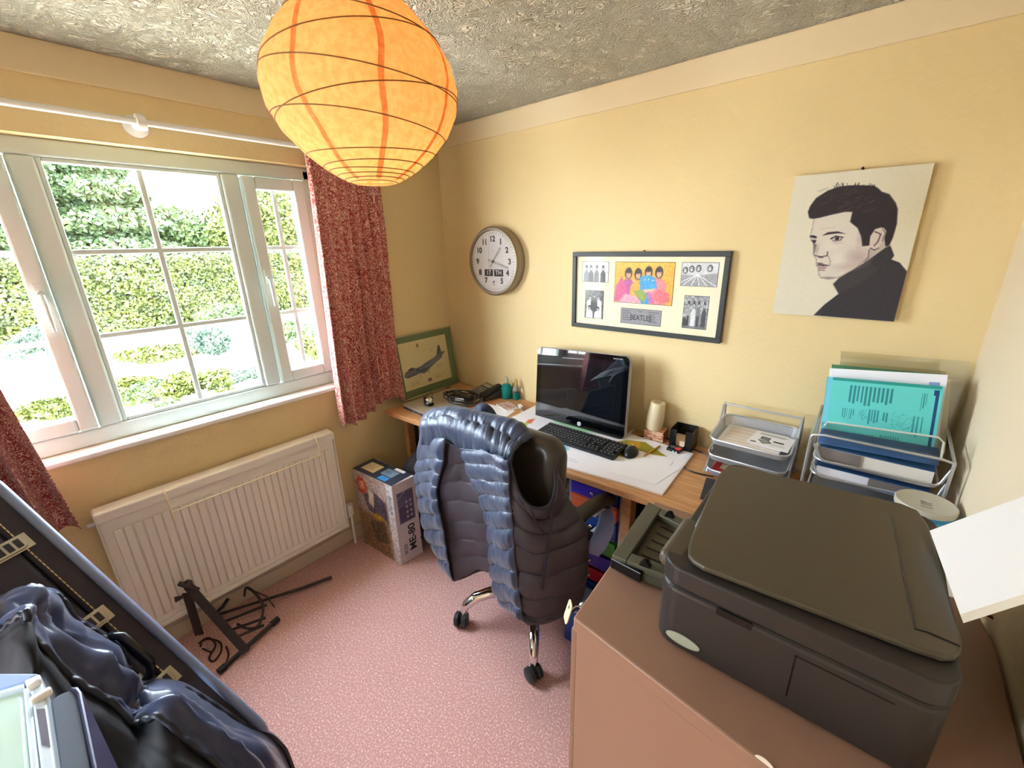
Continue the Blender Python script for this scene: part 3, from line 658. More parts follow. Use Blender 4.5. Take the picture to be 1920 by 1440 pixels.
# eyes and brows
P_.poly(c_((512, 690), (560, 662), (640, 655), (705, 675), (640, 672), (570, 680)), (54, 42, 50), .006); P_.poly(c_((412, 690), (440, 685), (470, 695), (468, 712), (425, 705)), (54, 42, 50), .006)
P_.poly(c_((575, 715), (620, 693), (680, 700), (668, 728), (610, 738)), (110, 92, 96), .006); P_.poly(c_((590, 718), (625, 702), (668, 706), (655, 724), (612, 730)), (206, 196, 190), .004); P_.ell(*HC((633, 714)), .020, .013, (44, 32, 34), .3)
P_.poly(c_((420, 725), (450, 720), (468, 730), (455, 752), (438, 748)), (96, 80, 86), .006); P_.ell(*HC((450, 735)), .012, .010, (40, 30, 34), .3)
P_.line(c_((582, 712), (625, 692), (684, 704)), .004, (44, 34, 40)); P_.line(c_((500, 640), (560, 628), (620, 625)), .003, (180, 168, 158), .6)
P_.line(c_((560, 850), (575, 890), (570, 930)), .006, (176, 160, 154), .7)
# hair
P_.poly(c_((400, 500), (420, 450), (470, 385), (560, 330), (640, 300), (700, 290), (800, 285), (940, 290), (975, 315), (1000, 340), (1060, 360), (1110, 430), (1125, 480), (1115, 600), (1080, 710), (1050, 770), (1020, 780), (1010, 700), (1020, 650), (990, 625), (940, 640), (905, 690), (890, 770), (835, 775), (828, 700), (800, 630), (740, 580), (760, 500), (700, 500), (600, 520), (500, 545), (440, 555), (410, 548)), HAIR, .010)
P_.poly(c_((895, 780), (900, 700), (945, 650), (1010, 628), (1030, 660), (1000, 740), (960, 790), (910, 805)), (206, 190, 178), .008)
P_.line(c_((940, 660), (985, 680), (960, 740), (930, 770)), .006, (110, 84, 84)); P_.line(c_((1000, 640), (1020, 665), (995, 735)), .004, (130, 106, 104)); P_.line(c_((900, 790), (930, 806), (965, 790)), .004, (70, 54, 58))
P_.line(c_((890, 800), (880, 870), (850, 905)), .005, (120, 100, 98), .8)
rs = np.random.RandomState(4)
for i in range(46):
    x_ = rs.uniform(470, 900); y_ = rs.uniform(300, 500) ; L_ = rs.uniform(30, 90); P_.line(c_((x_, y_ + 14), (x_ + L_ * .6, y_ - 2), (x_ + L_, y_ - 16)), .0016, (112, 90, 84), rs.uniform(.2, .7))
for i in range(26):
    x_ = rs.uniform(600, 960); P_.line(c_((x_, 312), (x_ + rs.uniform(-30, 40), rs.uniform(258, 290))), .002, HAIR, .9)
P_.grain(8); P_.obj('portrait_print', Matrix.Translation((0, 0, .0268)), CW, CH, cv, .7)
tag(MB().tube([(2.138, 0, 1.946), (2.138, -.018, 1.949)], .004, 8).obj('nail', M_INK), 'small dark nail in the wall above the portrait canvas', 'nail')

# ------------------------------------------------------------------ desk
ZD = .80
desk = thing('desk', 'long oak veneer desk running along the back wall', 'desk', (0, 0, 0))
MB().prism([(.10, -.655), (2.515, -.555), (2.515, -.016), (.018, -.016), (.018, -.10), (.10, -.12)], ZD - .028, ZD).obj('desktop', M_WOOD, desk, bev=.003)
M_EDGE = mat('pale_edging', (196, 170, 132), .5)
for x_ in (.16, 1.615, 2.46): MB().box(x_ - .02, x_ + .02, -.56 + .03 * (x_ > 1), -.50 + .03 * (x_ > 1), 0, ZD - .028).obj('leg', M_WOOD, desk, bev=.003)
for x_ in (.16, 1.615, 2.46): MB().box(x_ - .02, x_ + .02, -.09, -.05, 0, ZD - .028).obj('leg', M_WOOD, desk, bev=.003)
MB().box(.18, 2.44, -.50, -.48, ZD - .075, ZD - .028).obj('apron', M_WOOD, desk)

# framed aircraft print leaning in the corner
jp = thing('aircraft_picture', 'green mounted print of a grey jet aircraft leaning in the desk corner', 'picture', (0, 0, 0))
JM = frame_m((.075, -.52, ZD + .001), (-.01, 1, 0), (-.14, 0, 1)); JW, JH = .50, .405
MB().at(JM).box(0, JW, 0, JH, -.004, 0).obj('board', mat('green_mount', (112, 130, 92), .7), jp)
for a, b_, c, d in ((0, JW, 0, .006), (0, JW, JH - .006, JH), (0, .006, .006, JH - .006), (JW - .006, JW, .006, JH - .006)): MB().at(JM).box(a, b_, c, d, 0, .006).obj('frame_rail', mat('thin_gilt', (176, 168, 130), .4, metal=.3) if 'thin_gilt' not in D.materials else D.materials['thin_gilt'], jp)
pj = Pic(200, 150, (216, 202, 154))
jt = [(.02, .70), (.05, .60), (.10, .585), (.13, .55), (.20, .535), (.27, .575), (.38, .56), (.52, .50), (.66, .46), (.74, .42), (.80, .22), (.835, .20), (.86, .37), (.93, .365), (.935, .39), (.88, .43), (.84, .50), (.72, .56), (.58, .64), (.50, .70), (.42, .73), (.34, .70), (.20, .72), (.08, .735)]
pj.poly(jt, (104, 106, 118), .008); pj.poly([(.28, .66), (.42, .60), (.54, .63), (.44, .70)], (72, 74, 86), .02); pj.poly([(.12, .585), (.15, .555), (.21, .55), (.2, .585)], (50, 52, 62), .01); pj.line([(.08, .66), (.5, .6), (.8, .46)], .004, (150, 152, 160), .7); pj.line([(.1, .72), (.3, .7)], .004, (70, 70, 82))
pj.ell(.30, .62, .03, .04, (60, 62, 76), .4); pj.ell(.44, .565, .018, .024, (150, 70, 70), .5); pj.line([(.34, .73), (.34, .78)], .004, (60, 60, 70)); pj.line([(.52, .70), (.53, .74)], .004, (60, 60, 70))
pj.rect(.47, .86, .56, .94, (150, 136, 140)); pj.rect(.49, .88, .54, .92, (110, 84, 100)); pj.ell(.38, .10, .022, .04, (120, 100, 70), .5); pj.rect(.35, .13, .41, .15, (130, 112, 80), .8); pj.ell(.65, .27, .02, .02, (150, 160, 110), .7)
pj.lines(.12, .84, .36, .94, 4, (170, 156, 116), .4, .7); pj.lines(.62, .82, .88, .92, 4, (170, 156, 116), .4, .7); pj.lines(.70, .62, .9, .70, 3, (170, 156, 116), .4, .6); pj.grain(8)
pj.obj('aircraft_print', JM @ Matrix.Translation((.055, .055, .0008)), JW - .11, JH - .10, jp, .5)
MB().at(JM).box(.006, JW - .006, .006, JH - .006, .003, .0042).obj('glass', D.materials['picture_glass'], jp)

# silver laptop, closed
M_LAP = mat('laptop_lid', (190, 178, 160), .35, metal=.4)
lp = thing('laptop', 'closed silver laptop on the left end of the desk', 'laptop', (.315, -.375, ZD + .001), R(-4))
MB().prism(rrect(-.15, .15, -.20, .20, .015), 0, .014).obj('base', mat('laptop_base', (120, 122, 128), .4), lp, bev=.002)
MB().prism(rrect(-.15, .15, -.20, .20, .015), .0155, .023).obj('lid', M_LAP, lp, bev=.002)
for k in range(4): MB().box(-.12 + .05 * k, -.085 + .05 * k, -.2015, -.198, .004, .010).obj('port', M_BLACK, lp)
# power adapter with coiled lead on the laptop
ZL = ZD + .024
pa = thing('power_adapter', 'black laptop power adapter with tangled lead lying on the silver laptop', 'power adapter', (.40, -.30, ZL), R(18))
MB().prism(rrect(-.065, .065, -.028, .028, .006), 0, .032).obj('brick', M_BLACK, pa, bev=.003)
MB().box(-.03, .03, -.0285, -.028, .006, .024).obj('label_sticker', M_PAPER, pa)
rs = np.random.RandomState(8); pth = []
for k in range(150):
    a = k * .23; rr_ = .085 + .02 * math.sin(k * .37); pth.append((rr_ * math.cos(a) * 1.15, rr_ * math.sin(a) * .85, .006 + .030 * (.5 + .5 * math.sin(k * .21)) + (.01 if k > 80 else 0)))
MB().tube(pth, .0032, 6).obj('lead', M_BLACK, pa, smooth=True)
wc = thing('webcam', 'small round chrome and black webcam ball beside the power adapter', 'webcam', (.30, -.475, ZL), 0)
MB().sphere((0, 0, .026), .026, 12).obj('body', M_CHROME, wc, smooth=True)
MB().tube([(0, -.018, .03), (0, -.029, .032)], .011, 14).obj('lens', M_BLACK, wc, smooth=True)
MB().tube([(.0, .02, .01), (-.03, .05, .006), (-.07, .07, .012), (-.10, .11, .008), (-.13, .13, .006)], .0025, 6).obj('lead', M_BLACK, wc, smooth=True)
MB().prism(rrect(-.03, .03, -.018, .018, .01), 0, .018).at(Matrix.Translation((-.075, .055, 0))).prism(rrect(-.03, .03, -.018, .018, .01), 0, .018).obj('clip', M_BLACK, wc, bev=.004)

# desk telephone
ph = thing('desk_telephone', 'dark desk telephone with handset beside the teal bottle', 'telephone', (.40, -.085, ZD + .001), R(-14))
ph.location = (.415, -.105, ZD + .001)
m = MB(); m.add([(-.10, -.07, 0), (.10, -.07, 0), (.10, .07, 0), (-.10, .07, 0), (-.10, -.07, .018), (.10, -.07, .018), (.10, .07, .055), (-.10, .07, .055)], [(0, 3, 2, 1), (4, 5, 6, 7), (0, 1, 5, 4), (1, 2, 6, 5), (2, 3, 7, 6), (3, 0, 4, 7)]); m.obj('body', mat('phone_shell', (58, 54, 50), .5), ph, bev=.006)
TS = frame_m((0, -.07, .0185), (1, 0, 0), (0, .14, .037))
MB().at(TS).box(-.088, .02, .10, .132, 0, .001).obj('display', mat('phone_display', (150, 142, 110), .3), ph)
for r_ in range(4):
    for k in range(5): MB().at(TS).box(-.086 + k * .022, -.070 + k * .022, .014 + r_ * .020, .026 + r_ * .020, 0, .004).obj('key', mat('phone_key', (150, 144, 132), .5) if 'phone_key' not in D.materials else D.materials['phone_key'], ph)
MB().at(TS).prism(rrect(.045, .092, -.01, .155, .02), .004, .028).obj('handset', M_BLACK, ph, bev=.008)

# bottles
M_TEAL = mat('teal_gel', (20, 150, 140), .12, trans=.35, ior=1.3); M_CLEAR = mat('clear_plastic', (235, 240, 240), .1, trans=.85, ior=1.2)
bt = thing('hand_gel_bottle', 'teal hand gel bottle with a clear flip cap by the wall', 'bottle', (.555, -.055, ZD))
MB().lathe([(.0, 0), (.029, 0), (.033, .006), (.033, .075), (.026, .09), (.012, .098)], 28).obj('body', M_TEAL, bt, smooth=True)
MB().lathe([(.014, .097), (.015, .099), (.013, .128), (.006, .142), (.0001, .143)], 20).obj('cap', M_CLEAR, bt, smooth=True)
b2 = thing('spray_bottle', 'small clear bottle with teal liquid and tan nozzle behind the teal bottle', 'bottle', (.618, -.035, ZD))
MB().lathe([(.0001, 0), (.020, 0), (.022, .004), (.022, .045)], 24).obj('liquid', M_TEAL, b2, smooth=True); MB().lathe([(.0222, .045), (.0222, .075), (.012, .09)], 24).obj('body', M_CLEAR, b2, smooth=True)
MB().lathe([(.010, .09), (.010, .115), (.006, .135), (.0001, .136)], 16).obj('nozzle', mat('tan_cap', (206, 166, 96), .4), b2, smooth=True)
pk = Pic(26, 20, (214, 204, 196)); pk.rect(.1, .1, .9, .9, (196, 168, 160)); pk.rect(.2, .3, .7, .6, (206, 120, 130), .6); pk.grain(50, 2)
q = thing('packet', 'small flat printed packet in front of the teal bottle', 'packet', (.585, -.19, ZD + .001), R(-20)); MB().box(0, .13, 0, .085, 0, .004).obj('sleeve', M_PAPER, q); pk.obj('printed_face', Matrix.Translation((.002, .002, .0045)), .126, .081, q)
q = thing('usb_plug', 'white usb charger plug lying on the desk near the packet', 'plug', (.735, -.135, ZD + .001), R(-35)); MB().prism(rrect(-.028, .02, -.011, .011, .004), 0, .014).obj('body', M_WHITE, q, bev=.002); MB().box(.02, .036, -.006, .006, .003, .009).obj('connector', M_STEEL, q)
q = thing('usb_plug', 'small silver memory stick beside the white charger plug', 'plug', (.770, -.165, ZD + .001), R(-60)); MB().prism(rrect(-.026, .016, -.008, .008, .003), 0, .009).obj('body', mat('grey_shell', (150, 132, 118), .4), q, bev=.001); MB().box(.016, .030, -.006, .006, .002, .007).obj('connector', M_STEEL, q)

def paper(label, pts, z, pic=None, cat='paper', thick=.0008, name='paper_sheet', m=None, group=None):
    """flat sheet with the given corner points (TL, TR, BR, BL) on a surface"""
    tl, tr, br, bl = [Vector((p[0], p[1], z)) for p in pts]
    t = thing(name, label, cat, (0, 0, 0), group=group); MB().prism([(p[0], p[1]) for p in pts], z, z + thick).obj('sheet', m or M_PAPER, t)
    if pic:
        o = pic.obj('print', Matrix.Identity(4), 1, 1, t, .7)
        a = np.zeros(len(o.data.vertices) * 3); o.data.vertices.foreach_get('co', a); a = a.reshape(-1, 3); u, v = a[:, :1] * .99 + .005, a[:, 1:2] * .99 + .005
        c = (np.array(bl) * (1 - u) + np.array(br) * u) * (1 - v) + (np.array(tl) * (1 - u) + np.array(tr) * u) * v; c[:, 2] = z + thick + .0004
        o.data.vertices.foreach_set('co', c.ravel()); o.data.update()
    return t
A = lambda x, y, z=ZD: (lambda p: (p.x, p.y))(at(x, y, 'z', z))
pn = Pic(40, 50, (244, 242, 246)); pn.lines(.2, .15, .6, .3, 2, (120, 120, 150), .3, .5)
paper('blank white note sheet on bare wood between laptop and desk pad', [A(912, 757), A(965, 773), A(945, 787), A(895, 783)][:0] or [A(909, 756), A(966, 771), A(944, 786), A(905, 778)], ZD + .001, None)
# desk pad with a printed map
PT = [A(1008, 760), A(1300, 853), A(1242, 930), A(877, 825)]
dp = Pic(240, 130, (242, 240, 246)); 
HP = homog([(1008, 760), (1300, 853), (1242, 930), (877, 825)])
def hp(*a): return [HP(p) for p in a]
dp.poly(hp((1045, 785), (1100, 800), (1150, 815), (1175, 828), (1120, 820), (1060, 800)), (150, 206, 160), .02, .9); dp.poly(hp((1000, 792), (1015, 790), (1010, 800), (996, 800)), (230, 120, 80), .01); dp.poly(hp((992, 798), (1005, 798), (1000, 808), (990, 806)), (180, 210, 100), .01)
dp.poly(hp((1150, 850), (1200, 835), (1232, 838), (1262, 862), (1240, 860), (1200, 868), (1170, 862)), (150, 140, 40), .01); dp.poly(hp((1145, 850), (1190, 845), (1180, 866), (1155, 864)), (70, 150, 96), .02); dp.poly(hp((1205, 838), (1225, 838), (1222, 850), (1205, 852)), (206, 150, 30), .01)
dp.poly(hp((1068, 845), (1095, 848), (1100, 856), (1080, 858), (1070, 852)), (120, 190, 220), .01, .8); dp.poly(hp((1075, 850), (1088, 852), (1080, 858)), (70, 160, 130), .01, .8); dp.poly(hp((1010, 822), (1032, 830), (1028, 836), (1012, 830)), (120, 210, 180), .01, .8)
for (a_, b_, w_) in ((1040, 852, 50), (1060, 862, 40), (1080, 868, 40), (1030, 842, 30), (1100, 876, 20), (1200, 870, 40), (1195, 880, 30)): dp.line(hp((a_, b_), (a_ + w_ * .8, b_ + w_ * .17)), .002, (170, 174, 196), .8)
dp.grain(5)
M_PADW = mat('pad_board', (236, 220, 206), .7)
pdv = [Vector((*p, 0)) for p in PT]
paper('large white desk pad printed with a coloured map, under the keyboard', PT, ZD + .001, dp, 'desk pad', .006, 'desk_pad', M_PADW)
paper('loose white sheet on the right end of the desk pad', [A(1165, 862), A(1278, 880), A(1228, 912), A(1143, 890)], ZD + .0085, None)
paper('crumpled white sheet under the pencil and mouse', [A(1190, 845), A(1262, 868), A(1250, 885), A(1170, 868)], ZD + .0078, None)

# all-in-one computer
mon = thing('computer_monitor', 'black glossy all-in-one computer on the desk', 'monitor', (0, 0, 0))
MM = frame_m(at(1003, 786, 'y', -.19), at(1168, 826, 'y', -.19) - at(1003, 786, 'y', -.19), (0, .13, 1))
mw = (at(1168, 826, 'y', -.19) - at(1003, 786, 'y', -.19)).length + .005; mh = .415
MB().at(MM).prism(rrect(0, mw, 0, mh, .028, 8), -.034, -.004).obj('rear_shell', mat('silver_shell', (170, 172, 176), .4), mon, bev=.006)
M_GLOSS = mat('glossy_bezel', (6, 7, 9), .04, coat=.5)
MB().at(MM).prism(rrect(.002, mw - .002, .002, mh - .002, .028, 8), -.004, 0).obj('bezel', M_GLOSS, mon, bev=.001)
MB().at(MM).box(.030, mw - .030, .066, mh - .030, 0, .0004).obj('screen', mat('dark_screen', (16, 19, 24), .03, coat=1), mon)
MB().at(MM).prism([(mw * .53 + .011 * math.cos(a * .26), .033 + .011 * math.sin(a * .26)) for a in range(24)], 0, .0008).obj('badge', mat('badge_white', (230, 234, 240), .3), mon)
text('hp', .015, M_INK, mon, MM @ Matrix.Translation((mw * .53, .033, .001)), 'badge_lettering')
text('beats audio', .011, mat('grey_print', (170, 174, 180), .5), mon, MM @ Matrix.Translation((mw - .06, mh - .017, .0006)), 'lettering')
bz = ZD + .0075
for s_, x_ in ((0, .012), (1, mw - .012)):
    a_ = MM @ Vector((x_, .02, -.02)); MB().tube([a_, (a_.x, a_.y, bz + .03), (a_.x, a_.y - .012, bz + .008), (a_.x, a_.y + .02, bz + .005), (a_.x, a_.y + .12, bz + .005)], .006, 8).obj('foot', M_STEEL, mon, smooth=True)
a_ = MM @ Vector((mw / 2, .1, -.034)); MB().at(Matrix.Translation((a_.x, a_.y, 0))).box(-.05, .05, -.01, .04, bz, .93).obj('stand', M_STEEL, mon, bev=.004)

# keyboard
kb = thing('keyboard', 'black wired keyboard with pale legends in front of the computer', 'keyboard', (0, 0, 0))
k0, k1, k2 = at(1000, 812, 'z', ZD + .02), at(1138, 856, 'z', ZD + .02), at(1022, 793, 'z', ZD + .02)
KM = frame_m((k0.x, k0.y, ZD + .0085), (k1.x - k0.x, k1.y - k0.y, 0), (k2.x - k0.x, k2.y - k0.y, 0)); kw, kd = .448, .148
M_KEY = mat('keycap', (38, 36, 36), .5); M_LEG = mat('key_legend', (196, 196, 196), .6)
KM = KM @ Matrix.Rotation(R(3), 4, 'X')
MB().at(KM).prism(rrect(0, kw, 0, kd, .008), 0, .014).obj('base', M_BLACK, kb, bev=.003)
k_pad = MB().at(KM); kl = MB().at(KM)
rowd = [(22, .008), (21, .036), (20, .057), (19, .078), (18, .099)]; 
for r_ in range(6):
    y_ = .010 + r_ * .0205 + (.008 if r_ == 5 else 0); x_ = .010
    while x_ < kw - .02:
        w_ = .0175
        if r_ == 0 and .075 < x_ < .09: w_ = .115
        elif r_ in (1, 2, 3) and x_ < .012: w_ = .026 + .004 * r_
        elif r_ in (1, 2) and .25 < x_ < .275: w_ = .030
        if .292 < x_ + w_ / 2 < .303 or .362 < x_ + w_ / 2 < .372: x_ += .008; continue
        if r_ == 2 and .303 < x_ < .362: x_ += .0195; continue
        k_pad.box(x_, x_ + w_, y_, y_ + .0168, .014, .020)
        if w_ < .02: kl.box(x_ + .005, x_ + .009, y_ + .007, y_ + .011, .020, .0202)
        x_ += w_ + .002
o = k_pad.obj('keys', M_KEY, kb); o['kind'] = 'stuff'; o = kl.obj('key_legends', M_LEG, kb); o['kind'] = 'stuff'
# mouse
p = at(1183, 848, 'z', ZD + .015); ms = thing('computer_mouse', 'black computer mouse on the right of the keyboard', 'mouse', (p.x, p.y, ZD + .008), R(10))
MB().sphere((0, 0, 0), 1, 14, (.033, .055, .034)).obj('body', M_BLACK, ms, smooth=True)
for vtx in ms.children[0].data.vertices: vtx.co.z = max(vtx.co.z, 0)
MB().at(Matrix.Rotation(R(90), 4, 'Y')).tube([(-.031, .026, -.003), (-.031, .026, .003)], .006, 12).obj('wheel', mat('mouse_wheel', (190, 190, 190), .4), ms)
# pencil
a_, b_ = at(1206, 856, 'z', ZD + .012), at(1237, 836, 'z', ZD + .012); pe = thing('pencil', 'yellow pencil lying on the desk pad beside the mouse', 'pencil', (0, 0, 0))
d_ = (b_ - a_); MB().tube([a_ + d_ * .08, b_], .0042, 6).obj('barrel', mat('yellow_paint', (206, 150, 40), .4), pe); MB().tube([a_, a_ + d_ * .08], [.0008, .0042], 6).obj('tip', mat('bare_wood', (220, 180, 130), .7), pe)
# small black card reader with a red tab
p = at(1268, 838, 'z', ZD + .02); cs = thing('card_reader', 'small black gadget with a red tab behind the pencil', 'gadget', (p.x, p.y, ZD + .001), R(-8))
MB().box(-.030, .030, -.035, .035, 0, .018).obj('body', M_BLACK, cs, bev=.002); MB().box(-.024, .0, -.015, .03, .018, .0188).obj('window', mat('grey_window', (110, 108, 104), .2), cs); MB().box(.006, .028, -.022, -.006, .018, .024).obj('red_tab', mat('red_plastic', (230, 60, 60), .4), cs)
for x_ in (.004, .018): MB().box(x_ - .004, x_ + .004, -.0356, -.035, .005, .013).obj('socket', M_PAPER, cs)
# toilet roll core standing on a patterned box
M_ROLL = mat('tissue', (232, 214, 176), .9, bump=.3, bscale=300, bdist=.001)
tb = thing('patterned_box', 'small pink and tan patterned tissue cube by the wall, under the roll', 'box', (1.535, -.055, ZD), R(4))
MB().box(-.048, .048, -.036, .036, 0, .052).obj('carton', mat('patterned_card', (196, 120, 88), .7, rgb2=(232, 196, 160), nscale=30, ncon=(.45, .55), stretch=(1, 1, 3)), tb, bev=.002)
tr = thing('paper_roll', 'cream paper roll standing on end on the patterned box', 'paper roll', (1.522, -.058, ZD + .0525)); tr.rotation_euler = (R(-2), R(5), 0)
MB().lathe([(.020, .0), (.040, 0), (.041, .06), (.0345, .135), (.033, .138), (.020, .138), (.019, .13), (.019, .02), (.02, 0)], 32).obj('roll', M_ROLL, tr, smooth=True)
# memo cube holder
mc = thing('memo_cube_holder', 'black open memo cube holder with white notes inside', 'memo holder', (1.675, -.070, ZD), R(2))
s_ = .050; hh = .100
for (a, b_, c, d) in ((-s_, -s_ + .003, -s_, s_), (s_ - .003, s_, -s_, s_), (-s_, s_, s_ - .003, s_)): MB().box(a, b_, c, d, 0, hh).obj('side', M_SATIN, mc)
MB().at(Matrix(((1, 0, 0, 0), (0, 0, -1, -s_ + .003), (0, 1, 0, 0), (0, 0, 0, 1)))).prism([(-s_, 0), (s_, 0), (s_, hh), (.020, hh), (.020, .03), (.014, .02), (0, .016), (-.014, .02), (-.020, .03), (-.020, hh), (-s_, hh)], 0, .003).obj('front', M_SATIN, mc)
MB().box(-s_, s_, -s_, s_, 0, .003).obj('bottom', M_SATIN, mc); MB().box(-.042, .042, -.040, .042, .004, .045).obj('notes', mat('note_paper', (240, 214, 180), .8), mc)
# leads on the desk
def cable(label, pts, r=.003, m=None, z=ZD + .0035):
    q = [at(x, y, 'z', z) for x, y in pts]; q = np.array([tuple(p) for p in q]); g = net([[p] for p in q], 1, len(pts) * 7)[:, 0, :]
    return tag(MB().tube([tuple(p) for p in g], r, 6).obj('cable', m or M_BLACK, None, smooth=True), label, 'cable')
cable('dark cable trailing from the monitor past the memo cube to the letter trays', [(1188, 817), (1230, 820), (1262, 825), (1290, 838), (1320, 850), (1345, 862)])
cable('thin dark cable looping behind the small black gadget', [(1225, 820), (1218, 830), (1232, 836), (1285, 836), (1293, 845), (1284, 862), (1282, 874), (1300, 885), (1338, 894)])
# dark mouse mat in front of the trays
paper('dark grey mat on the desk, half hidden by the printer', [A(1324, 897), A(1352, 903), A(1345, 945), A(1312, 936)], ZD + .001, None, 'mat', .003, 'mouse_mat', mat('dark_mat', (66, 64, 66), .8))

# ------------------------------------------------------------------ letter trays
M_MESH = mat('silver_mesh', (176, 178, 184), .45, metal=.4, alpha=.72)
def tray(parent, x0, x1, y0, y1, z, h=.05, r=.03):
    """open wire mesh tray: rim, floor, sides; low front lip"""
    f = MB(); f.prism(rrect(x0, x1, y0, y1, r), z, z + .0015); f.obj('tray_floor', M_MESH, parent)
    o = rrect(x0, x1, y0, y1, r); mb = MB(); n_ = len(o); k = 1.0
    zt = [z + h * (.45 + .55 * min(1, max(0, (p[1] - y0) / (y1 - y0) * 1.6))) for p in o]
    ex = lambda p, s: ((p[0] - (x0 + x1) / 2) * s + (x0 + x1) / 2, (p[1] - (y0 + y1) / 2) * s + (y0 + y1) / 2)
    o2 = [ex(p, 1.05) for p in o]
    mb.add([(p[0], p[1], z) for p in o] + [(o2[i][0], o2[i][1], zt[i]) for i in range(n_)], [(i, (i + 1) % n_, (i + 1) % n_ + n_, i + n_) for i in range(n_)]); mb.obj('tray_side', M_MESH, parent)
    MB().tube([(o2[i][0], o2[i][1], zt[i]) for i in range(n_)], .0035, 6, closed=True).obj('rim', M_STEEL, parent, smooth=True)
t1 = thing('letter_tray', 'silver wire mesh letter tray stack with loose papers on top', 'letter tray', (0, 0, 0))
for z_ in (.955, .885, .820): tray(t1, 1.845, 2.110, -.285, -.055, z_)
for x_ in (1.835, 2.120):
    MB().tube([(x_, -.24, ZD + .004), (x_, -.10, 1.062), (x_, -.07, 1.062), (x_, -.03, ZD + .004)], .0045, 8).obj('side_frame', M_STEEL, t1, smooth=True)
    MB().tube([(x_, -.285, ZD + .02), (x_, -.19, .89)], .004, 8).obj('side_frame', M_STEEL, t1, smooth=True)
    for y_ in (-.24, -.03): MB().sphere((x_, y_, ZD + .006), .006, 8).obj('foot', M_WHITE, t1, smooth=True)
MB().tube([(1.835, -.085, 1.062), (2.120, -.085, 1.062)], .0045, 8).obj('top_bar', M_STEEL, t1, smooth=True)
pp = Pic(60, 46, (232, 226, 222)); pp.lines(.06, .08, .9, .9, 11, (196, 164, 140), .45, .6); pp.rect(.7, 0, 1, 1, (240, 238, 240), .8); pp.grain(8)
paper('stack of printed sheets lying in the top of the letter tray', [(1.862, -.070), (2.085, -.070), (2.080, -.262), (1.865, -.268)], .958, pp, thick=.010)
pp = Pic(100, 70, (240, 240, 244)); pp.lines(.12, .08, .88, .24, 3, (90, 90, 96), .5, .8, ln=(.8, 1)); pp.rect(.22, .34, .46, .56, (70, 72, 76)); pp.rect(.25, .37, .43, .52, (120, 124, 128)); pp.poly([(.18, .62), (.44, .56), (.56, .72), (.36, .86)], (90, 92, 94), .01); pp.poly([(.22, .64), (.42, .6), (.5, .7), (.36, .8)], (150, 152, 152), .01); pp.rect(.06, .82, .20, .88, (50, 50, 56)); pp.lines(.56, .5, .9, .62, 1, (40, 40, 46), .8, .9); pp.lines(.55, .72, .9, .84, 2, (170, 170, 176), .5, .8)
paper('white leaflet with a grey machine drawing in the top letter tray', [(1.975, -.085), (2.110, -.092), (2.105, -.235), (1.960, -.225)], .9705, pp, thick=.002, cat='leaflet', name='leaflet')
pp = Pic(40, 30, (226, 206, 180)); pp.rect(0, 0, .12, 1, (206, 50, 60)); pp.rect(0, .82, .4, 1, (206, 50, 60)); pp.lines(.3, .2, .9, .8, 4, (170, 150, 130), .4, .6)
paper('red-edged booklet in the lowest letter tray', [(1.855, -.07), (2.06, -.07), (2.06, -.27), (1.855, -.27)], .823, pp, thick=.008, cat='booklet', name='booklet')

YT = -.38
t2 = thing('letter_tray', 'silver letter tray stack in the corner holding blue folders and a teal document', 'letter tray', (0, 0, 0))
q = lambda x, y, Y=YT: tuple(at(x, y, 'y', Y))
MB().tube([q(1521, 820), q(1524, 815), q(1545, 816), q(1768, 862), q(1790, 870), q(1788, 880)], .004, 8).obj('front_bar', M_STEEL, t2, smooth=True)
MB().tube([q(1527, 832), q(1537, 858), q(1545, 864), q(1752, 910), q(1764, 906), q(1784, 882)], .004, 8).obj('rim', M_STEEL, t2, smooth=True)
MB().tube([q(1523, 866), q(1532, 888), q(1540, 894), q(1745, 938), q(1757, 932), q(1774, 908)], .004, 8).obj('rim', M_STEEL, t2, smooth=True)
for z_ in (.905, .972, 1.026): tray(t2, 2.195, 2.485, -.365, -.075, z_, .02)
for xx in ((1521, 818), (1790, 870)):
    a_ = at(*xx, 'y', YT); MB().tube([(a_.x, YT - .01, ZD + .005), tuple(a_), (a_.x, -.10, a_.z + .02), (a_.x, -.06, ZD + .005)], .0045, 8).obj('side_frame', M_STEEL, t2, smooth=True)
# clear front guard
gq = [at(1546, 798, 'y', YT + .004), at(1552, 791, 'y', YT + .004), at(1760, 820, 'y', YT + .004), at(1770, 830, 'y', YT + .004), at(1764, 862, 'y', YT + .004), at(1540, 818, 'y', YT + .004)]
M_ACR = thin_glass('clear_acrylic', .16, .08, (.95, .96, .94)); 
MB().add([tuple(p) for p in gq] + [tuple(p + Vector((0, .003, 0))) for p in gq], [(0, 1, 2, 3, 4, 5), (11, 10, 9, 8, 7, 6)] + [(i, i + 6, (i + 1) % 6 + 6, (i + 1) % 6) for i in range(6)]).obj('clear_guard', M_ACR, t2)
MB().tube([tuple(p) for p in gq[:5]], .003, 6).obj('guard_edge', mat('acrylic_edge', (206, 208, 200), .2), t2)
def slab(name, label, cat, x0, x1, y0, y1, z0, z1, m, pagem=None, bev=.002):
    t = thing(name, label, cat, ((x0 + x1) / 2, (y0 + y1) / 2, z0)); hx, hy = (x1 - x0) / 2, (y1 - y0) / 2; h = z1 - z0
    MB().box(-hx, hx, -hy, hy, 0, .0025).obj('cover', m, t, bev=.0006); MB().box(-hx, hx, -hy, hy, h - .0025, h).obj('cover', m, t, bev=.0006)
    MB().box(-hx + .002, hx - .002, -hy + .003, hy - .003, .0025, h - .0025).obj('pages', pagem or M_PAPER, t); return t
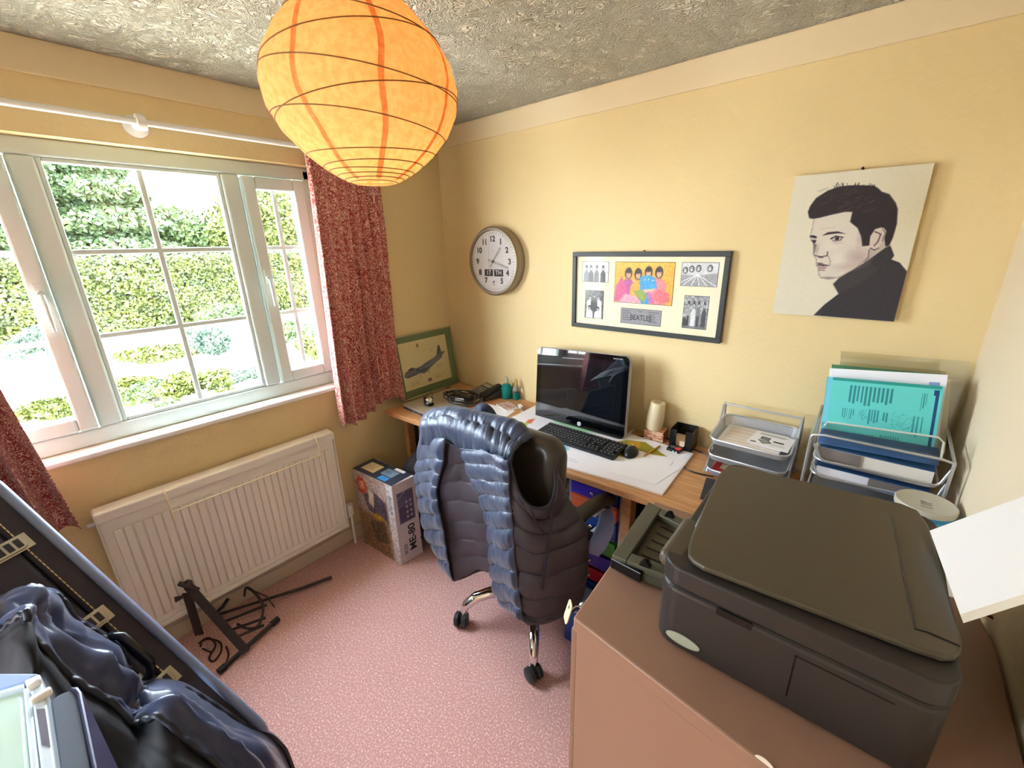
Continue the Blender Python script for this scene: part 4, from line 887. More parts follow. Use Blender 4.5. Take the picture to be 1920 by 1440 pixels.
M_BLUE = mat('blue_card', (52, 88, 136), .5); M_GREYB = mat('grey_label', (128, 118, 112), .7)
s1 = slab('book', 'thick blue covered manual with white pages in the middle corner tray', 'book', 2.200, 2.478, -.362, -.09, 1.0290, 1.080, M_BLUE, mat('page_block', (236, 228, 218), .8))
MB().box(-.139, -.03, -.137, -.1355, .003, .047).obj('grey_band', M_GREYB, s1)
s2 = slab('book', 'thin blue covered manual in the bottom corner tray', 'book', 2.200, 2.478, -.362, -.09, .9750, 1.012, M_BLUE, M_PAPER)
MB().box(.0, .139, -.137, -.1355, .003, .034).obj('grey_band', M_GREYB, s2)
fb = sheet('folder', net([[(2.19 + .29 * i / 3, -.358 + .03 * j, zz + .004 * i) for i in range(4)] for j, zz in enumerate((1.086, 1.098, 1.104, 1.106))], 12, 12), M_BLUE, None, .002); tag(fb, 'bent dark blue folder lying above the thick blue manual', 'folder')
def stand(name, label, c4, m, pic=None, th=.004, cat='document'):
    """upright sheet: corners TL,TR,BR,BL as 3D points"""
    tl, tr, br, bl = [Vector(p) for p in c4]; t = thing(name, label, cat, tuple((bl + br) / 2)); o = (bl + br) / 2; n_ = (tr - tl).cross(tl - bl).normalized() * th
    pts = [p - o for p in (bl, br, tr, tl)]; MB().add([tuple(p) for p in pts] + [tuple(p + n_) for p in pts], [(0, 1, 2, 3), (7, 6, 5, 4), (0, 4, 5, 1), (1, 5, 6, 2), (2, 6, 7, 3), (3, 7, 4, 0)]).obj('sheet', m, t)
    if pic:
        M = frame_m(tuple(bl - o + n_ * 1.0 + n_.normalized() * .0008), br - bl, tl - bl); pic.obj('print', M, (br - bl).length, (tl - bl).length, t, .35)
    return t
def Q(x, y, Y): return at(x, y, 'y', Y)
M_TDOC = mat('teal_cover', (84, 196, 192), .25)
tp = Pic(190, 130, (96, 206, 200)); TD = (20, 110, 120)
tp.rect(0, 0, .985, .05, (30, 150, 140)); tp.rect(.93, .06, .975, .14, (12, 70, 120)); tp.rect(.945, .14, .975, .92, (12, 70, 120)); tp.rect(0, 0, .05, 1, (110, 200, 220))
tp.lines(.22, .10, .62, .40, 11, TD, .55, .75, vert=True, ln=(.7, 1)); tp.lines(.18, .46, .30, .66, 6, TD, .4, .6, vert=True); tp.lines(.42, .44, .52, .72, 4, TD, .6, .65, vert=True); tp.lines(.84, .12, .9, .42, 3, TD, .3, .7, vert=True); tp.lines(.80, .46, .90, .80, 3, TD, .4, .6, vert=True); tp.lines(.55, .46, .60, .66, 2, TD, .6, .7, vert=True)
rs2 = np.random.RandomState(2)
for k in range(60): x_, y_ = (.62 + .2 * rs2.rand(), .46 + .3 * rs2.rand()); tp.line([(x_, y_), (x_ + rs2.uniform(-.03, .03), y_ + rs2.uniform(-.03, .03))], .0016, (40, 130, 140), .7)
for k in range(30): x_, y_ = (.34 + .08 * rs2.rand(), .46 + .14 * rs2.rand()); tp.line([(x_, y_), (x_ + rs2.uniform(-.02, .02), y_ + rs2.uniform(-.03, .03))], .0016, (40, 130, 140), .7)
tp.lines(.3, .82, .5, .90, 8, TD, .5, .6, vert=True); tp.lines(.55, .80, .72, .92, 8, TD, .5, .6, vert=True)
stand('document', 'teal covered comb bound document standing in the corner tray', [Q(1551, 706, -.20), Q(1768, 738, -.20), Q(1748, 856, -.25), Q(1537, 822, -.25)], M_TDOC, tp, .006)
pw = Pic(60, 30, (240, 238, 244)); pw.rect(.86, .1, .95, .6, (150, 170, 220)); pw.lines(.15, .35, .4, .45, 1, (190, 150, 160), .5, .5)
stand('document', 'white document standing behind the teal one', [Q(1556, 690, -.150), Q(1767, 718, -.150), Q(1755, 850, -.19), Q(1545, 820, -.19)], M_PAPER, pw, .005)
stand('document', 'cream sheets at the back right of the teal document', [Q(1570, 700, -.11), Q(1783, 711, -.11), Q(1772, 850, -.15), Q(1560, 830, -.15)], mat('cream_paper', (226, 218, 192), .8), None, .004)
stand('document', 'dark green backing strip with punched holes at the top of the papers', [Q(1560, 683, -.075), Q(1768, 702, -.075), Q(1755, 850, -.09), Q(1548, 830, -.09)], mat('green_card', (74, 124, 86), .6), None, .003)
stand('acrylic_sheet', 'large clear acrylic sheet leaning in the right-hand corner of the wall', [Q(1577, 658, -.035), Q(1820, 678, -.035), Q(1800, 905, -.06), Q(1560, 860, -.06)], M_ACR, None, .004, 'plastic sheet')

# ------------------------------------------------------------------ spindle of discs
dsx = thing('disc_spindle', 'blue wrapped spindle of blank discs with frosted lid behind the printer', 'disc spindle', (2.462, -.470, ZD))
MB().lathe([(.0001, 0), (.064, 0), (.066, .008), (.066, .014), (.060, .016)], 40).obj('base', M_BLACK, dsx, smooth=True)
MB().lathe([(.0001, .016), (.062, .016), (.063, .018), (.063, .212), (.0625, .214)], 48).obj('wrapper', mat('blue_wrap', (40, 150, 214), .3, rgb2=(120, 196, 236), nscale=10, stretch=(1, 1, 8), ncon=(.5, .7)), dsx, smooth=True)
MB().lathe([(.0632, .213), (.066, .215), (.0665, .228), (.064, .231), (.058, .229), (.012, .229), (.010, .226), (.0001, .226)], 48).obj('lid', mat('frosted_lid', (216, 210, 192), .35, trans=.2), dsx, smooth=True)
for k in range(3): MB().box(-.012, .012, -.004 - .014 * k, .002 - .014 * k, .2292, .2296).obj('moulded_mark', mat('grey_mark', (150, 146, 134), .5) if 'grey_mark' not in D.materials else D.materials['grey_mark'], dsx)

# ------------------------------------------------------------------ filing cabinet
M_CAB = mat('cabinet_enamel', (138, 104, 84), .42, bump=.08, bscale=400, bdist=.0005)
fc = thing('filing_cabinet', 'brown steel filing cabinet under the black printer', 'filing cabinet', (0, 0, 0))
ZK = 1.02; F = [(1.899, -1.392), (2.530, -1.475), (2.536, -.985), (2.52, -.875), (2.49, -.86), (1.867, -.906)]
Fi = [(1.905, -1.388), (2.526, -1.470), (2.530, -.985), (2.515, -.88), (2.488, -.866), (1.873, -.912)]
MB().prism(Fi, .02, ZK - .035).obj('body', M_CAB, fc, bev=.003)
MB().prism(F, ZK - .034, ZK).obj('top', M_CAB, fc, bev=.004)
MB().prism(Fi, 0, .018).obj('plinth', M_BLACK, fc)
for k in range(3):
    z0 = .03 + k * .32; dm = frame_m((1.873, -.915, z0), (.032, -.476, 0), (0, 0, 1))
    dr = MB().at(dm).box(.004, .470, 0, .31, 0, .014).obj('drawer', M_CAB, fc, bev=.003); MB().at(dm).box(.17, .30, .23, .25, .014, .030).obj('handle', M_STEEL, dr, bev=.002)
lk = MB(); p = at(1093, 1137, 'x', 1.885); 
ky = thing('key_ring', 'keys with a tan tag hanging at the edge of the filing cabinet', 'keys', (1.872, -1.30, .965))
a_ = at(1066, 1147, 'x', 1.868); mt = Matrix.Translation(Vector(a_) - ky.location)
m = MB(); m.m = frame_m(Vector(a_) - ky.location, (.55, -.6, .2), (.2, .3, 1)); m.prism(rrect(-.016, .016, -.022, .022, .008), 0, .002).obj('tag', mat('tan_tag', (222, 196, 150), .5), ky)
m = MB(); m.m = frame_m(Vector(a_) - ky.location, (.55, -.6, .2), (.2, .3, 1)); m.prism([(.004 * math.cos(k), .010 + .004 * math.sin(k)) for k in range(6)], .002, .0026).obj('hole', M_INK, ky)
b_ = at(1092, 1136, 'x', 1.872); m = MB(); m.tube([Vector(a_) - ky.location, (Vector(a_) + Vector(b_)) / 2 - ky.location + Vector((0, 0, .006)), Vector(b_) - ky.location], .0018, 6).obj('ring', M_STEEL, ky, smooth=True)
MB().sphere(tuple(Vector(b_) - ky.location), .008, 8).obj('key_head', M_STEEL, ky, smooth=True)
a_ = at(1435, 1428, 'y', -1.43); kx = (a_.x - 1.899) / (2.53 - 1.899); yy = -1.388 + (-1.470 + 1.388) * kx
SM = frame_m((a_.x, yy - .0006, a_.z), (1, -.13, 0), (0, 0, 1))
tag(MB().at(SM).prism([(.014 * math.cos(k * .3) , .011 * math.sin(k * .3)) for k in range(21)], 0, .0012).obj('sticker', mat('pale_sticker', (206, 196, 182), .5)), 'small pale oval sticker on the side of the brown cabinet', 'sticker')

# ------------------------------------------------------------------ printer
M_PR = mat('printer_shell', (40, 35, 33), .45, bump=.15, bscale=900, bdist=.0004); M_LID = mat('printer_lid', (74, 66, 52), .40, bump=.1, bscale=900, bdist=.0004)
pr = thing('printer', 'black flatbed printer with output tray on top of the brown cabinet', 'printer', (0, 0, 0))
X0, X1, Y0, Y1 = 2.040, 2.425, -1.335, -.885
MB().prism(rrect(X0, X1, Y0, Y1, .035, 6), ZK + .002, ZK + .135).obj('body', M_PR, pr, bev=.010, seg=3)
MB().prism(rrect(X0, X1, Y0, Y1, .035, 6), ZK + .1365, ZK + .1775).obj('scanner_unit', M_PR, pr, bev=.005, seg=3)
LP = [A(x, y, ZK + .19) for x, y in ((1291, 1022), (1298, 1000), (1345, 892), (1356, 878), (1376, 873), (1400, 877), (1690, 943), (1722, 956), (1742, 985), (1750, 1010), (1806, 1200), (1804, 1218), (1792, 1230), (1770, 1230), (1720, 1215), (1320, 1062), (1300, 1050), (1291, 1038))]
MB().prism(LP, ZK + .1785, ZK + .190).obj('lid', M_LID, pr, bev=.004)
# seam of the rear section of the lid, handle notch, badge, panel
sm = [at(1670, 958, 'z', ZK + .1902), at(1690, 1060, 'z', ZK + .1902), at(1716, 1180, 'z', ZK + .1902), at(1740, 1186, 'z', ZK + .1902), at(1800, 1212, 'z', ZK + .1902)]
MB().tube(sm, .0016, 4).obj('lid_seam', M_SATIN, pr)
MB().box(X0 + .10, X0 + .155, Y0 - .001, Y0 + .004, ZK + .120, ZK + .134).obj('lift_notch', M_SATIN, pr, bev=.004)
m = MB(); m.m = frame_m((X0 + .055, Y0 - .0008, ZK + .030), (1, 0, 0), (0, 0, 1)); m.prism([(.030 * math.cos(k * .2), .011 * math.sin(k * .2)) for k in range(31)], 0, .002).obj('badge', mat('pale_green_badge', (150, 154, 138), .4), pr)
for a, b_, c, d in ((.215, .217, .03, .115), (.215, .33, .114, .116)): MB().box(X0 + a, X0 + b_, Y0 - .0006, Y0 + .002, ZK + c, ZK + d).obj('panel_seam', M_SATIN, pr)
MB().box(X0 - .012, X0 + .04, -1.315, -1.175, ZK + .145, ZK + .178).obj('front_lip', M_LID, pr, bev=.014, seg=4)
c4 = [at(1352, 900, 'z', ZK + .185), at(1330, 925, 'z', ZK + .165), at(1288, 990, 'z', ZK + .165), at(1310, 986, 'z', ZK + .185)]
MB().add([tuple(p) for p in c4] + [tuple(p - Vector((0, 0, .008))) for p in c4], [(0, 1, 2, 3), (7, 6, 5, 4), (0, 4, 5, 1), (1, 5, 6, 2), (2, 6, 7, 3), (3, 7, 4, 0)]).obj('touch_screen', mat('touch_glass_sky', (96, 112, 130), .08), pr)  # blue-grey base colour stands for the sky mirrored in the panel
# output tray
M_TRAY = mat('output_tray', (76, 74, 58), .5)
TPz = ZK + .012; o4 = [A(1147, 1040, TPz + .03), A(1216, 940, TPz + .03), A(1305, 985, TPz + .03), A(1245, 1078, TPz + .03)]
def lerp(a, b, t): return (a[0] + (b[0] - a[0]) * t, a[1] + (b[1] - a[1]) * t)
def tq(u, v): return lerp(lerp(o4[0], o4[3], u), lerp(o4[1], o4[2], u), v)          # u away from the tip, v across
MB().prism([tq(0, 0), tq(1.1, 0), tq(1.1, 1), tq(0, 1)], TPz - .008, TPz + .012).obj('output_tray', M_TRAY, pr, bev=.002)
for (a, b_, c, d) in ((0, .30, 0, 1), (.30, 1.1, 0, .13), (.30, 1.1, .87, 1)): MB().prism([tq(a, c), tq(b_, c), tq(b_, d), tq(a, d)], TPz + .012, TPz + .030).obj('tray_rim', M_TRAY, pr, bev=.003)
for k in range(5): v_ = .24 + k * .135; MB().prism([tq(.42, v_), tq(1.0, v_), tq(1.0, v_ + .02), tq(.42, v_ + .02)], TPz + .012, TPz + .0145).obj('tray_rib', M_SATIN, pr)
for u, v_ in ((.62, .04), (.50, .93)):
    p0 = tq(u, v_); MB().at(Matrix.Translation((p0[0], p0[1], TPz + .028)) @ Matrix.Rotation(R(8), 4, 'Z')).add([(-.012, -.008, 0), (.014, -.008, 0), (.014, .008, 0), (-.012, .008, 0), (-.002, -.004, .020), (.006, .004, .016)], [(0, 1, 4), (1, 2, 5, 4), (2, 3, 5), (3, 0, 4, 5), (0, 3, 2, 1)]).obj('paper_stop', M_SATIN, pr)
MB().prism([tq(-.02, .0), tq(.62, -.05), tq(.62, .05), tq(-.02, .05)], TPz - .006, TPz + .02).obj('tray_end', M_SATIN, pr, bev=.002)
# paper stack leaning from the rear of the printer to the wall
c4 = [at(1743, 995, 'z', 1.235), at(1800, 1152, 'z', 1.225), at(2010, 1085, 'x', 2.530), None]
pn_ = (c4[1] - c4[0]).cross(c4[2] - c4[0]); d_ = CM @ Vector((2010 - PPX, 720 - 897, -FPX)); c4[3] = CAM + d_ * ((c4[0] - CAM).dot(pn_) / d_.dot(pn_)); print('board', c4)
dn = Vector((.006, 0, -.012))
pst = thing('white_board', 'thick white board leaning between the back of the printer and the right wall', 'board', tuple((c4[0] + c4[1]) / 2)); o_ = Vector(pst.location)
MB().add([tuple(p - o_) for p in c4] + [tuple(p - o_ + dn) for p in c4], [(0, 1, 2, 3), (7, 6, 5, 4), (0, 4, 5, 1), (1, 5, 6, 2), (2, 6, 7, 3), (3, 7, 4, 0)]).obj('board', mat('white_melamine', (244, 246, 250), .5), pst)
cable('dark red mains lead on the cabinet top by the wall', [(1800, 1135), (1845, 1150), (1875, 1168), (1893, 1185), (1905, 1210)], .003, mat('dark_red_lead', (96, 30, 26), .4), ZK + .003)

# ------------------------------------------------------------------ coloured drawers and boxes under the desk
def dmat(nm, rgb): return D.materials.get(nm) or mat(nm, rgb, .3)
C_P = lambda: dmat('purple_plastic', (70, 52, 168)); C_O = lambda: dmat('orange_plastic', (214, 100, 66)); C_G = lambda: dmat('green_plastic', (60, 140, 50)); C_R = lambda: dmat('red_plastic_drawer', (176, 30, 46)); C_B = lambda: dmat('blue_plastic', (40, 74, 150))
def tower(label, x0, x1, cols):
    t = thing('drawer_tower', label, 'drawer unit', ((x0 + x1) / 2, -.50, 0), 0, 'coloured plastic drawer units under the desk'); h = (x1 - x0) / 2
    for sx in (-1, 1):
        for yy in (0, .32): MB().box(sx * h - .006, sx * h + .006, yy - .006, yy + .006, .03, .742).obj('post', M_STEEL, t)
    MB().box(-h, h, -.004, .33, .738, .745).obj('top', M_SATIN, t); MB().box(-h, h, 0, .33, .02, .03).obj('base', M_SATIN, t)
    z = .735
    for k, (c, hh) in enumerate(cols):
        z -= hh; d = MB().box(-h + .012, h - .012, -.02, .30, z + .006, z + hh - .006).box(-h + .008, h - .008, -.026, -.018, z + hh - .016, z + hh - .004).obj('drawer', c, t, bev=.003)
        MB().sphere((0, -.032, z + hh * .5), .009, 8).obj('knob', M_CHROME, d, smooth=True)
    return t
tower('coloured drawer unit next to the wooden desk post, purple drawer on top', 1.328, 1.582, [(C_P(), .085), (C_O(), .075), (C_B(), .10), (C_G(), .09), (C_P(), .09), (C_R(), .08), (C_B(), .09)])
tower('coloured drawer unit behind the office chair, left of the other drawer unit', 1.03, 1.312, [(C_P(), .085), (C_O(), .075), (C_B(), .10), (C_R(), .09), (C_G(), .09), (C_P(), .08), (C_B(), .09)])
bb = thing('storage_box', 'blue plastic storage box on the carpet under the desk by the cabinet', 'box', (1.50, -.62, 0)); 
MB().box(-.07, .12, -.08, .06, .0, .19).obj('body', C_B(), bb, bev=.006); MB().box(-.075, .125, -.085, .065, .19, .205).obj('lid', mat('clear_lid', (150, 170, 200), .2), bb, bev=.004)
st = MB().box(1.66, 1.84, -.46, -.10, .10, .60); tag(st.obj('speaker_box', M_SATIN, None, bev=.006), 'black box standing under the desk to the right of the wooden post', 'box')

# ------------------------------------------------------------------ office chair
M_LEA = mat('brown_black_leather', (58, 52, 46), .32, bump=.25, bscale=260, bdist=.0008)
ch = thing('office_chair', 'black leather office chair with chromed five-star base, in front of the desk', 'chair', (1.22, -.645, 0))
def g3(p): return Vector(p) - Vector((1.22, -.645, 0))
for k in range(5):
    a = R(-53.4 - 72 * k); ca, sa = math.cos(a), math.sin(a); P3 = lambda r, z: (r * ca, r * sa, z)
    lg = MB().tube([P3(.03, .125), P3(.12, .150), P3(.22, .156), P3(.29, .146), P3(.335, .120), P3(.352, .09), P3(.355, .068)], [.030, .028, .026, .025, .023, .019, .015], 12).obj('leg', M_CHROME, ch, smooth=True)
    cs = MB(); M0 = Matrix.Translation(P3(.368, .034)) @ Matrix.Rotation(a + R(40 + 25 * k), 4, 'Z') @ Matrix.Rotation(R(90), 4, 'X'); cs.m = M0 @ Matrix.Scale(1.18, 4)
    for s_ in (-1, 1): cs.lathe([(.0001, s_ * .006), (.024, s_ * .006), (.029, s_ * .010), (.029, s_ * .022), (.022, s_ * .027), (.0001, s_ * .028)] if s_ > 0 else [(.0001, -.028), (.022, -.027), (.029, -.022), (.029, -.010), (.024, -.006), (.0001, -.006)], 24)
    cs.m = Matrix.Identity(4); cs.tube([P3(.362, .03), P3(.356, .072)], [.018, .013], 10); cs.obj('caster', mat('grey_black_plastic', (44, 48, 50), .4) if 'grey_black_plastic' not in D.materials else D.materials['grey_black_plastic'], ch, smooth=True)
MB().tube([(0, 0, .08), (0, 0, .17)], .034, 20).tube([(0, 0, .17), (0, 0, .30)], .026, 20).tube([(0, 0, .30), (0, 0, .42)], .014, 16).obj('gas_column', M_BLACK, ch, smooth=True)
MB().box(-.10, .10, -.13, .13, .405, .435).obj('seat_plate', M_SATIN, ch, bev=.004)
def cushion(name, c, s, r, M=None, bow=0):
    m = MB(); m.prism(rrect(-s[0] / 2, s[0] / 2, -s[1] / 2, s[1] / 2, r, 8), -s[2] / 2, s[2] / 2)
    if M is not None: m.v = [tuple(M @ Vector(v)) for v in m.v]
    o = m.obj(name, M_LEA, ch, bev=min(s[2] * .46, .045), seg=6, loc=c); o.data.shade_smooth(); return o
cushion('seat', (0, .01, .475), (.52, .50, .09), .10)
BM = Matrix.Rotation(R(90), 4, 'X') @ Matrix.Identity(4)
bk = cushion('backrest', (.055, -.262, .83), (.54, .56, .105), .075, Matrix.Rotation(R(90 - 4), 4, 'X'))
pp_ = [(.055 + (.215 + .05) * s_ * 1.0, -.255, z_) for s_, z_ in ((1, .62), (1, 1.03))]
for s_ in (-1, 1):
    ar = MB(); pth = [g3((1.22 + s_ * .27, -.93, .60)), g3((1.22 + s_ * .285, -.82, .685)), g3((1.22 + s_ * .30, -.70, .720)), g3((1.22 + s_ * .315, -.57, .715)), g3((1.22 + s_ * .32, -.49, .665)), g3((1.22 + s_ * .315, -.475, .59)), g3((1.22 + s_ * .29, -.50, .52)), g3((1.22 + s_ * .24, -.55, .47))]
    G_ = net([[p] for p in pth], 1, 30)[:, 0, :]; ar.tube([tuple(p) for p in G_], [.034 - .012 * (i / 29) for i in range(30)], 12); ar.obj('armrest', mat('arm_plastic', (60, 56, 50), .4) if 'arm_plastic' not in D.materials else D.materials['arm_plastic'], ch, smooth=True)
    gi = [Vector(p) * 1.0 for p in G_[9:28]]; cc = g3((1.22 + s_ * .29, -.66, .60))
    st_ = np.array([[tuple(p + (cc - p).normalized() * .030 + Vector((s_ * d_, 0, 0))) for d_ in (-.030, .030)] for p in gi]); sheet('steel_inlay', st_, M_STEEL, ch, .002)

# polished steel side plate of the right armrest
sp = [at(x, y, 'y', -.60) - Vector((1.22, -.645, 0)) for x, y in ((1128, 953), (1146, 954), (1154, 975), (1150, 1000), (1136, 1030), (1122, 1044), (1098, 1034), (1114, 1008), (1124, 980))]
MB().add([tuple(p) for p in sp] + [tuple(p + Vector((-.012, .012, 0))) for p in sp], [tuple(range(9)), tuple(range(17, 8, -1))] + [(i, i + 9, (i + 1) % 9 + 9, (i + 1) % 9) for i in range(9)]).obj('arm_plate', mat('blued_steel', (112, 124, 146), .3, metal=.3), ch)

# ------------------------------------------------------------------ padded gilet over the chair back
M_PUFF = mat('quilted_nylon', (46, 54, 74), .42, bump=.5, bscale=90, bdist=.003, sheen=.15, stretch=(1, 1, .35)); M_PUFF.node_tree.nodes['Principled BSDF'].inputs['Sheen Roughness'].default_value = .4
M_LIN_SHADE = mat('nylon_lining_and_shade', (62, 54, 60), .55, bump=.3, bscale=60, bdist=.002); M_HEM = mat('hem_binding', (34, 32, 42), .6)
gl = thing('padded_gilet', 'dark blue quilted gilet hanging over the back of the office chair', 'gilet', (1.30, -1.02, 1.1))
GO = Vector(gl.location)
def panel(name, rows, Ys, m, puffs, amp, nu, nv, seed, wr=.004, thick=.006, shear=0, vfreq=34, vm=14):
    """quilted cloth panel: rows of pixel points with a depth per column"""
    net_ = []
    for j, r_ in enumerate(rows):
        ys = Ys[j] if isinstance(Ys[0], (list, tuple)) else Ys
        net_.append([tuple(at(x, y, 'y', Y) - GO) for (x, y), Y in zip(r_, ys)])
    G = net(net_, nu, nv); N = normals(G); V, U = np.meshgrid(np.linspace(0, 1, nv), np.linspace(0, 1, nu), indexing='ij')
    if (N[nv // 2, nu // 2] @ np.array(CAM - GO)) < 0: N = -N; fl = False
    else: fl = True
    ph = puffs * (V + shear * (U - .5) + .008 * fnoise(U * 5, V * 9, seed)); s_ = np.abs(np.sin(np.pi * ph)); prof = s_ ** .55
    seam = np.exp(-(s_ / .55) ** 2)
    rid = fnoise(U * vfreq * .55 + 3 * np.floor(ph), V * vm + 7 * np.floor(ph), seed + 5); fine = fnoise(U * vfreq * 1.3 + 5 * np.floor(ph), V * vm * 1.5, seed + 7)
    disp = amp * prof + wr * 1.3 * rid * (.3 + .7 * seam) + wr * .45 * fine * (.3 + .7 * seam) + .006 * fnoise(U * 6, V * 5, seed + 9)
    edge = np.minimum(1, np.minimum(U, 1 - U) * nu / 5) ; disp = disp * (.25 + .75 * edge)
    G = G + N * disp[..., None]
    return sheet(name, G, m, gl, thick, flip=not fl)
TOP = [[(812, 790), (850, 778), (905, 782), (952, 800), (990, 822), (1004, 838)],
       [(797, 782), (842, 768), (888, 773), (935, 785), (975, 803), (996, 822)],
       [(791, 792), (828, 783), (882, 790), (920, 801), (958, 822), (974, 836)],
       [(790, 808), (830, 804), (880, 815), (920, 826), (950, 842), (961, 850)],
       [(789, 832), (836, 833), (882, 844), (920, 856), (945, 866), (957, 874)]]
panel('shoulder_yoke', TOP, [[-.86] * 6, [-.93] * 6, [-.985] * 6, [-1.0, -1.01, -1.01, -1.02, -1.03, -1.03], [-1.0, -1.0, -1.0, -1.02, -1.04, -1.04]], M_PUFF, 2, .009, 180, 50, 3, .0055, vfreq=64, vm=2.5)
SL = [[(790, 822), (814, 822), (838, 822)], [(785, 868), (808, 862), (834, 868)], [(782, 892), (804, 885), (826, 895)], [(783, 915), (803, 912), (821, 920)], [(788, 945), (806, 945), (825, 950)], [(796, 980), (814, 982), (833, 985)], [(805, 1010), (822, 1015), (838, 1020)], [(822, 1040), (834, 1045), (843, 1052)], [(832, 1068), (842, 1074), (851, 1087)]]
panel('front_panel', SL, (-.92, -.98, -1.03), M_PUFF, 9, .017, 50, 190, 21, .004, vfreq=16)
LN = [[(836, 826), (862, 836), (890, 840), (925, 846)], [(828, 890), (858, 880), (880, 884), (925, 900)], [(822, 930), (852, 930), (886, 930), (925, 940)], [(832, 985), (862, 985), (895, 985), (928, 985)], [(840, 1030), (866, 1030), (900, 1030), (930, 1030)], [(850, 1087), (872, 1080), (900, 1069), (935, 1076)]]
panel('lining', LN, (-1.01, -.998, -.99, -.985), M_LIN_SHADE, 7, .006, 50, 110, 33, .002, vfreq=12)
MD = [[(864, 836), (895, 842), (930, 850), (956, 862)], [(874, 860), (904, 868), (935, 876), (957, 888)], [(884, 895), (912, 900), (938, 908), (957, 915)], [(902, 930), (922, 932), (944, 938), (960, 944)], [(913, 965), (930, 967), (948, 970), (964, 974)], [(919, 1000), (934, 1003), (950, 1008), (966, 1012)], [(923, 1040), (938, 1045), (954, 1052), (970, 1060)], [(925, 1075), (941, 1083), (958, 1092), (975, 1102)], [(932, 1108), (948, 1118), (964, 1128), (980, 1138)], [(946, 1128), (958, 1140), (970, 1150), (984, 1161)]]
panel('front_panel', MD, (-.99, -1.025, -1.055, -1.08), M_PUFF, 10, .016, 70, 210, 55, .005, shear=.03, vfreq=20)
RT = [[(956, 866), (961, 890), (970, 915), (984, 940), (1004, 952), (1027, 948), (1039, 926), (1041, 884)],
      [(957, 915), (966, 930), (980, 948), (996, 965), (1016, 970), (1036, 964), (1050, 950), (1056, 925)],
      [(960, 960), (972, 975), (990, 990), (1006, 998), (1026, 998), (1048, 992), (1068, 980), (1084, 968)],
      [(963, 1000), (977, 1012), (994, 1022), (1012, 1026), (1034, 1024), (1056, 1018), (1078, 1008), (1098, 996)],
      [(966, 1050), (981, 1058), (998, 1063), (1016, 1065), (1038, 1062), (1060, 1055), (1080, 1047), (1100, 1036)],
      [(972, 1095), (986, 1102), (1002, 1106), (1020, 1107), (1042, 1102), (1062, 1096), (1080, 1088), (1098, 1078)],
      [(978, 1132), (990, 1138), (1005, 1141), (1022, 1140), (1042, 1135), (1060, 1127), (1077, 1118), (1093, 1107)],
      [(985, 1162), (993, 1166), (1007, 1164), (1023, 1160), (1041, 1154), (1057, 1147), (1072, 1139), (1086, 1130)]]
YR = [[-1.05, -1.05, -1.05, -1.05, -1.04, -1.00, -.97, -.95]] + [[-1.065, -1.06, -1.05, -1.03, -1.0, -.96, -.92, -.87]] * 7
panel('back_panel', RT, YR, M_LIN_SHADE, 6.5, .013, 110, 190, 77, .004, vfreq=9)  # outer panel in the browner lining tone, standing for its shaded side
# bindings: armhole and hems
def edge(name, pts, Ys, r=.006, m=M_HEM):
    P = [tuple(at(x, y, 'y', Y) - GO) for (x, y), Y in zip(pts, Ys)]; g = net([[p] for p in P], 1, len(P) * 6)[:, 0, :]
    MB().tube([tuple(p) for p in g], r, 6).obj(name, m, gl, smooth=True)
edge('armhole_binding', [(1004, 836), (985, 826), (970, 834), (960, 852), (957, 872), (960, 892), (969, 916), (984, 941), (1004, 953), (1027, 949), (1038, 928), (1041, 900), (1039, 876)], [-.90, -.95, -1.01, -1.04, -1.06, -1.065, -1.065, -1.065, -1.05, -1.02, -.99, -.97, -.95], .006)
edge('hem', [(851, 1088), (872, 1081), (900, 1069), (925, 1072)], [-1.02, -.965, -.95, -.955]); edge('hem', [(946, 1129), (958, 1142), (970, 1153), (985, 1163), (1007, 1165), (1041, 1155), (1086, 1131)], [-.97, -1.02, -1.06, -1.075, -1.06, -1.01, -.88])
edge('drawcord', [(995, 955), (1008, 985), (1020, 1000)], [-1.07, -1.06, -1.05], .003); edge('drawcord', [(1034, 955), (1033, 990), (1028, 1030), (1020, 1075), (1017, 1105)], [-1.0, -1.01, -1.03, -1.05, -1.05], .004)
edge('collar', [(886, 790), (892, 772), (906, 764), (918, 772), (930, 792)], [-.80, -.80, -.81, -.80, -.80], .020, M_PUFF)

# ------------------------------------------------------------------ tall cardboard box and dark bag
M_CARD = mat('printed_carton', (206, 196, 196), .6)
cb = thing('cardboard_box', 'tall printed cardboard box for an effects unit, standing beside the chair', 'box', (0, 0, 0))
BH = .515; bx = [(.09, -.905), (.440, -.880), (.447, -.735), (.10, -.750)]
MB().prism(bx, 0, BH).obj('carton', M_CARD, cb, bev=.002)
def face(a, b, pic, nm='printed_face', z0=0, z1=BH, off=.0012):
    M = frame_m((a[0], a[1], z0), (b[0] - a[0], b[1] - a[1], 0), (0, 0, 1)); M = M @ Matrix.Translation((0, 0, off)); return pic.obj(nm, M, math.hypot(b[0] - a[0], b[1] - a[1]), z1 - z0, cb, .5), M
f1 = Pic(40, 120, (200, 190, 196)); f1.rect(.14, .12, .84, .50, (92, 84, 116)); f1.rect(.2, .3, .78, .48, (70, 62, 90))
for r_ in range(4):
    for k in range(2): f1.rect(.48 + .18 * k, .24 + r_ * .062, .58 + .18 * k, .275 + r_ * .062, (160, 152, 176))
f1.line([(.14, .2), (.5, .12)], .02, (150, 140, 160)); f1.grain(14, 2); _, FM = face(bx[1], bx[2], f1)
text('ME-80', .062, M_INK, cb, FM @ Matrix.Translation((.090, .145, .001)) @ Matrix.Rotation(R(90), 4, 'Z'), bold=.02, xs=1.1)
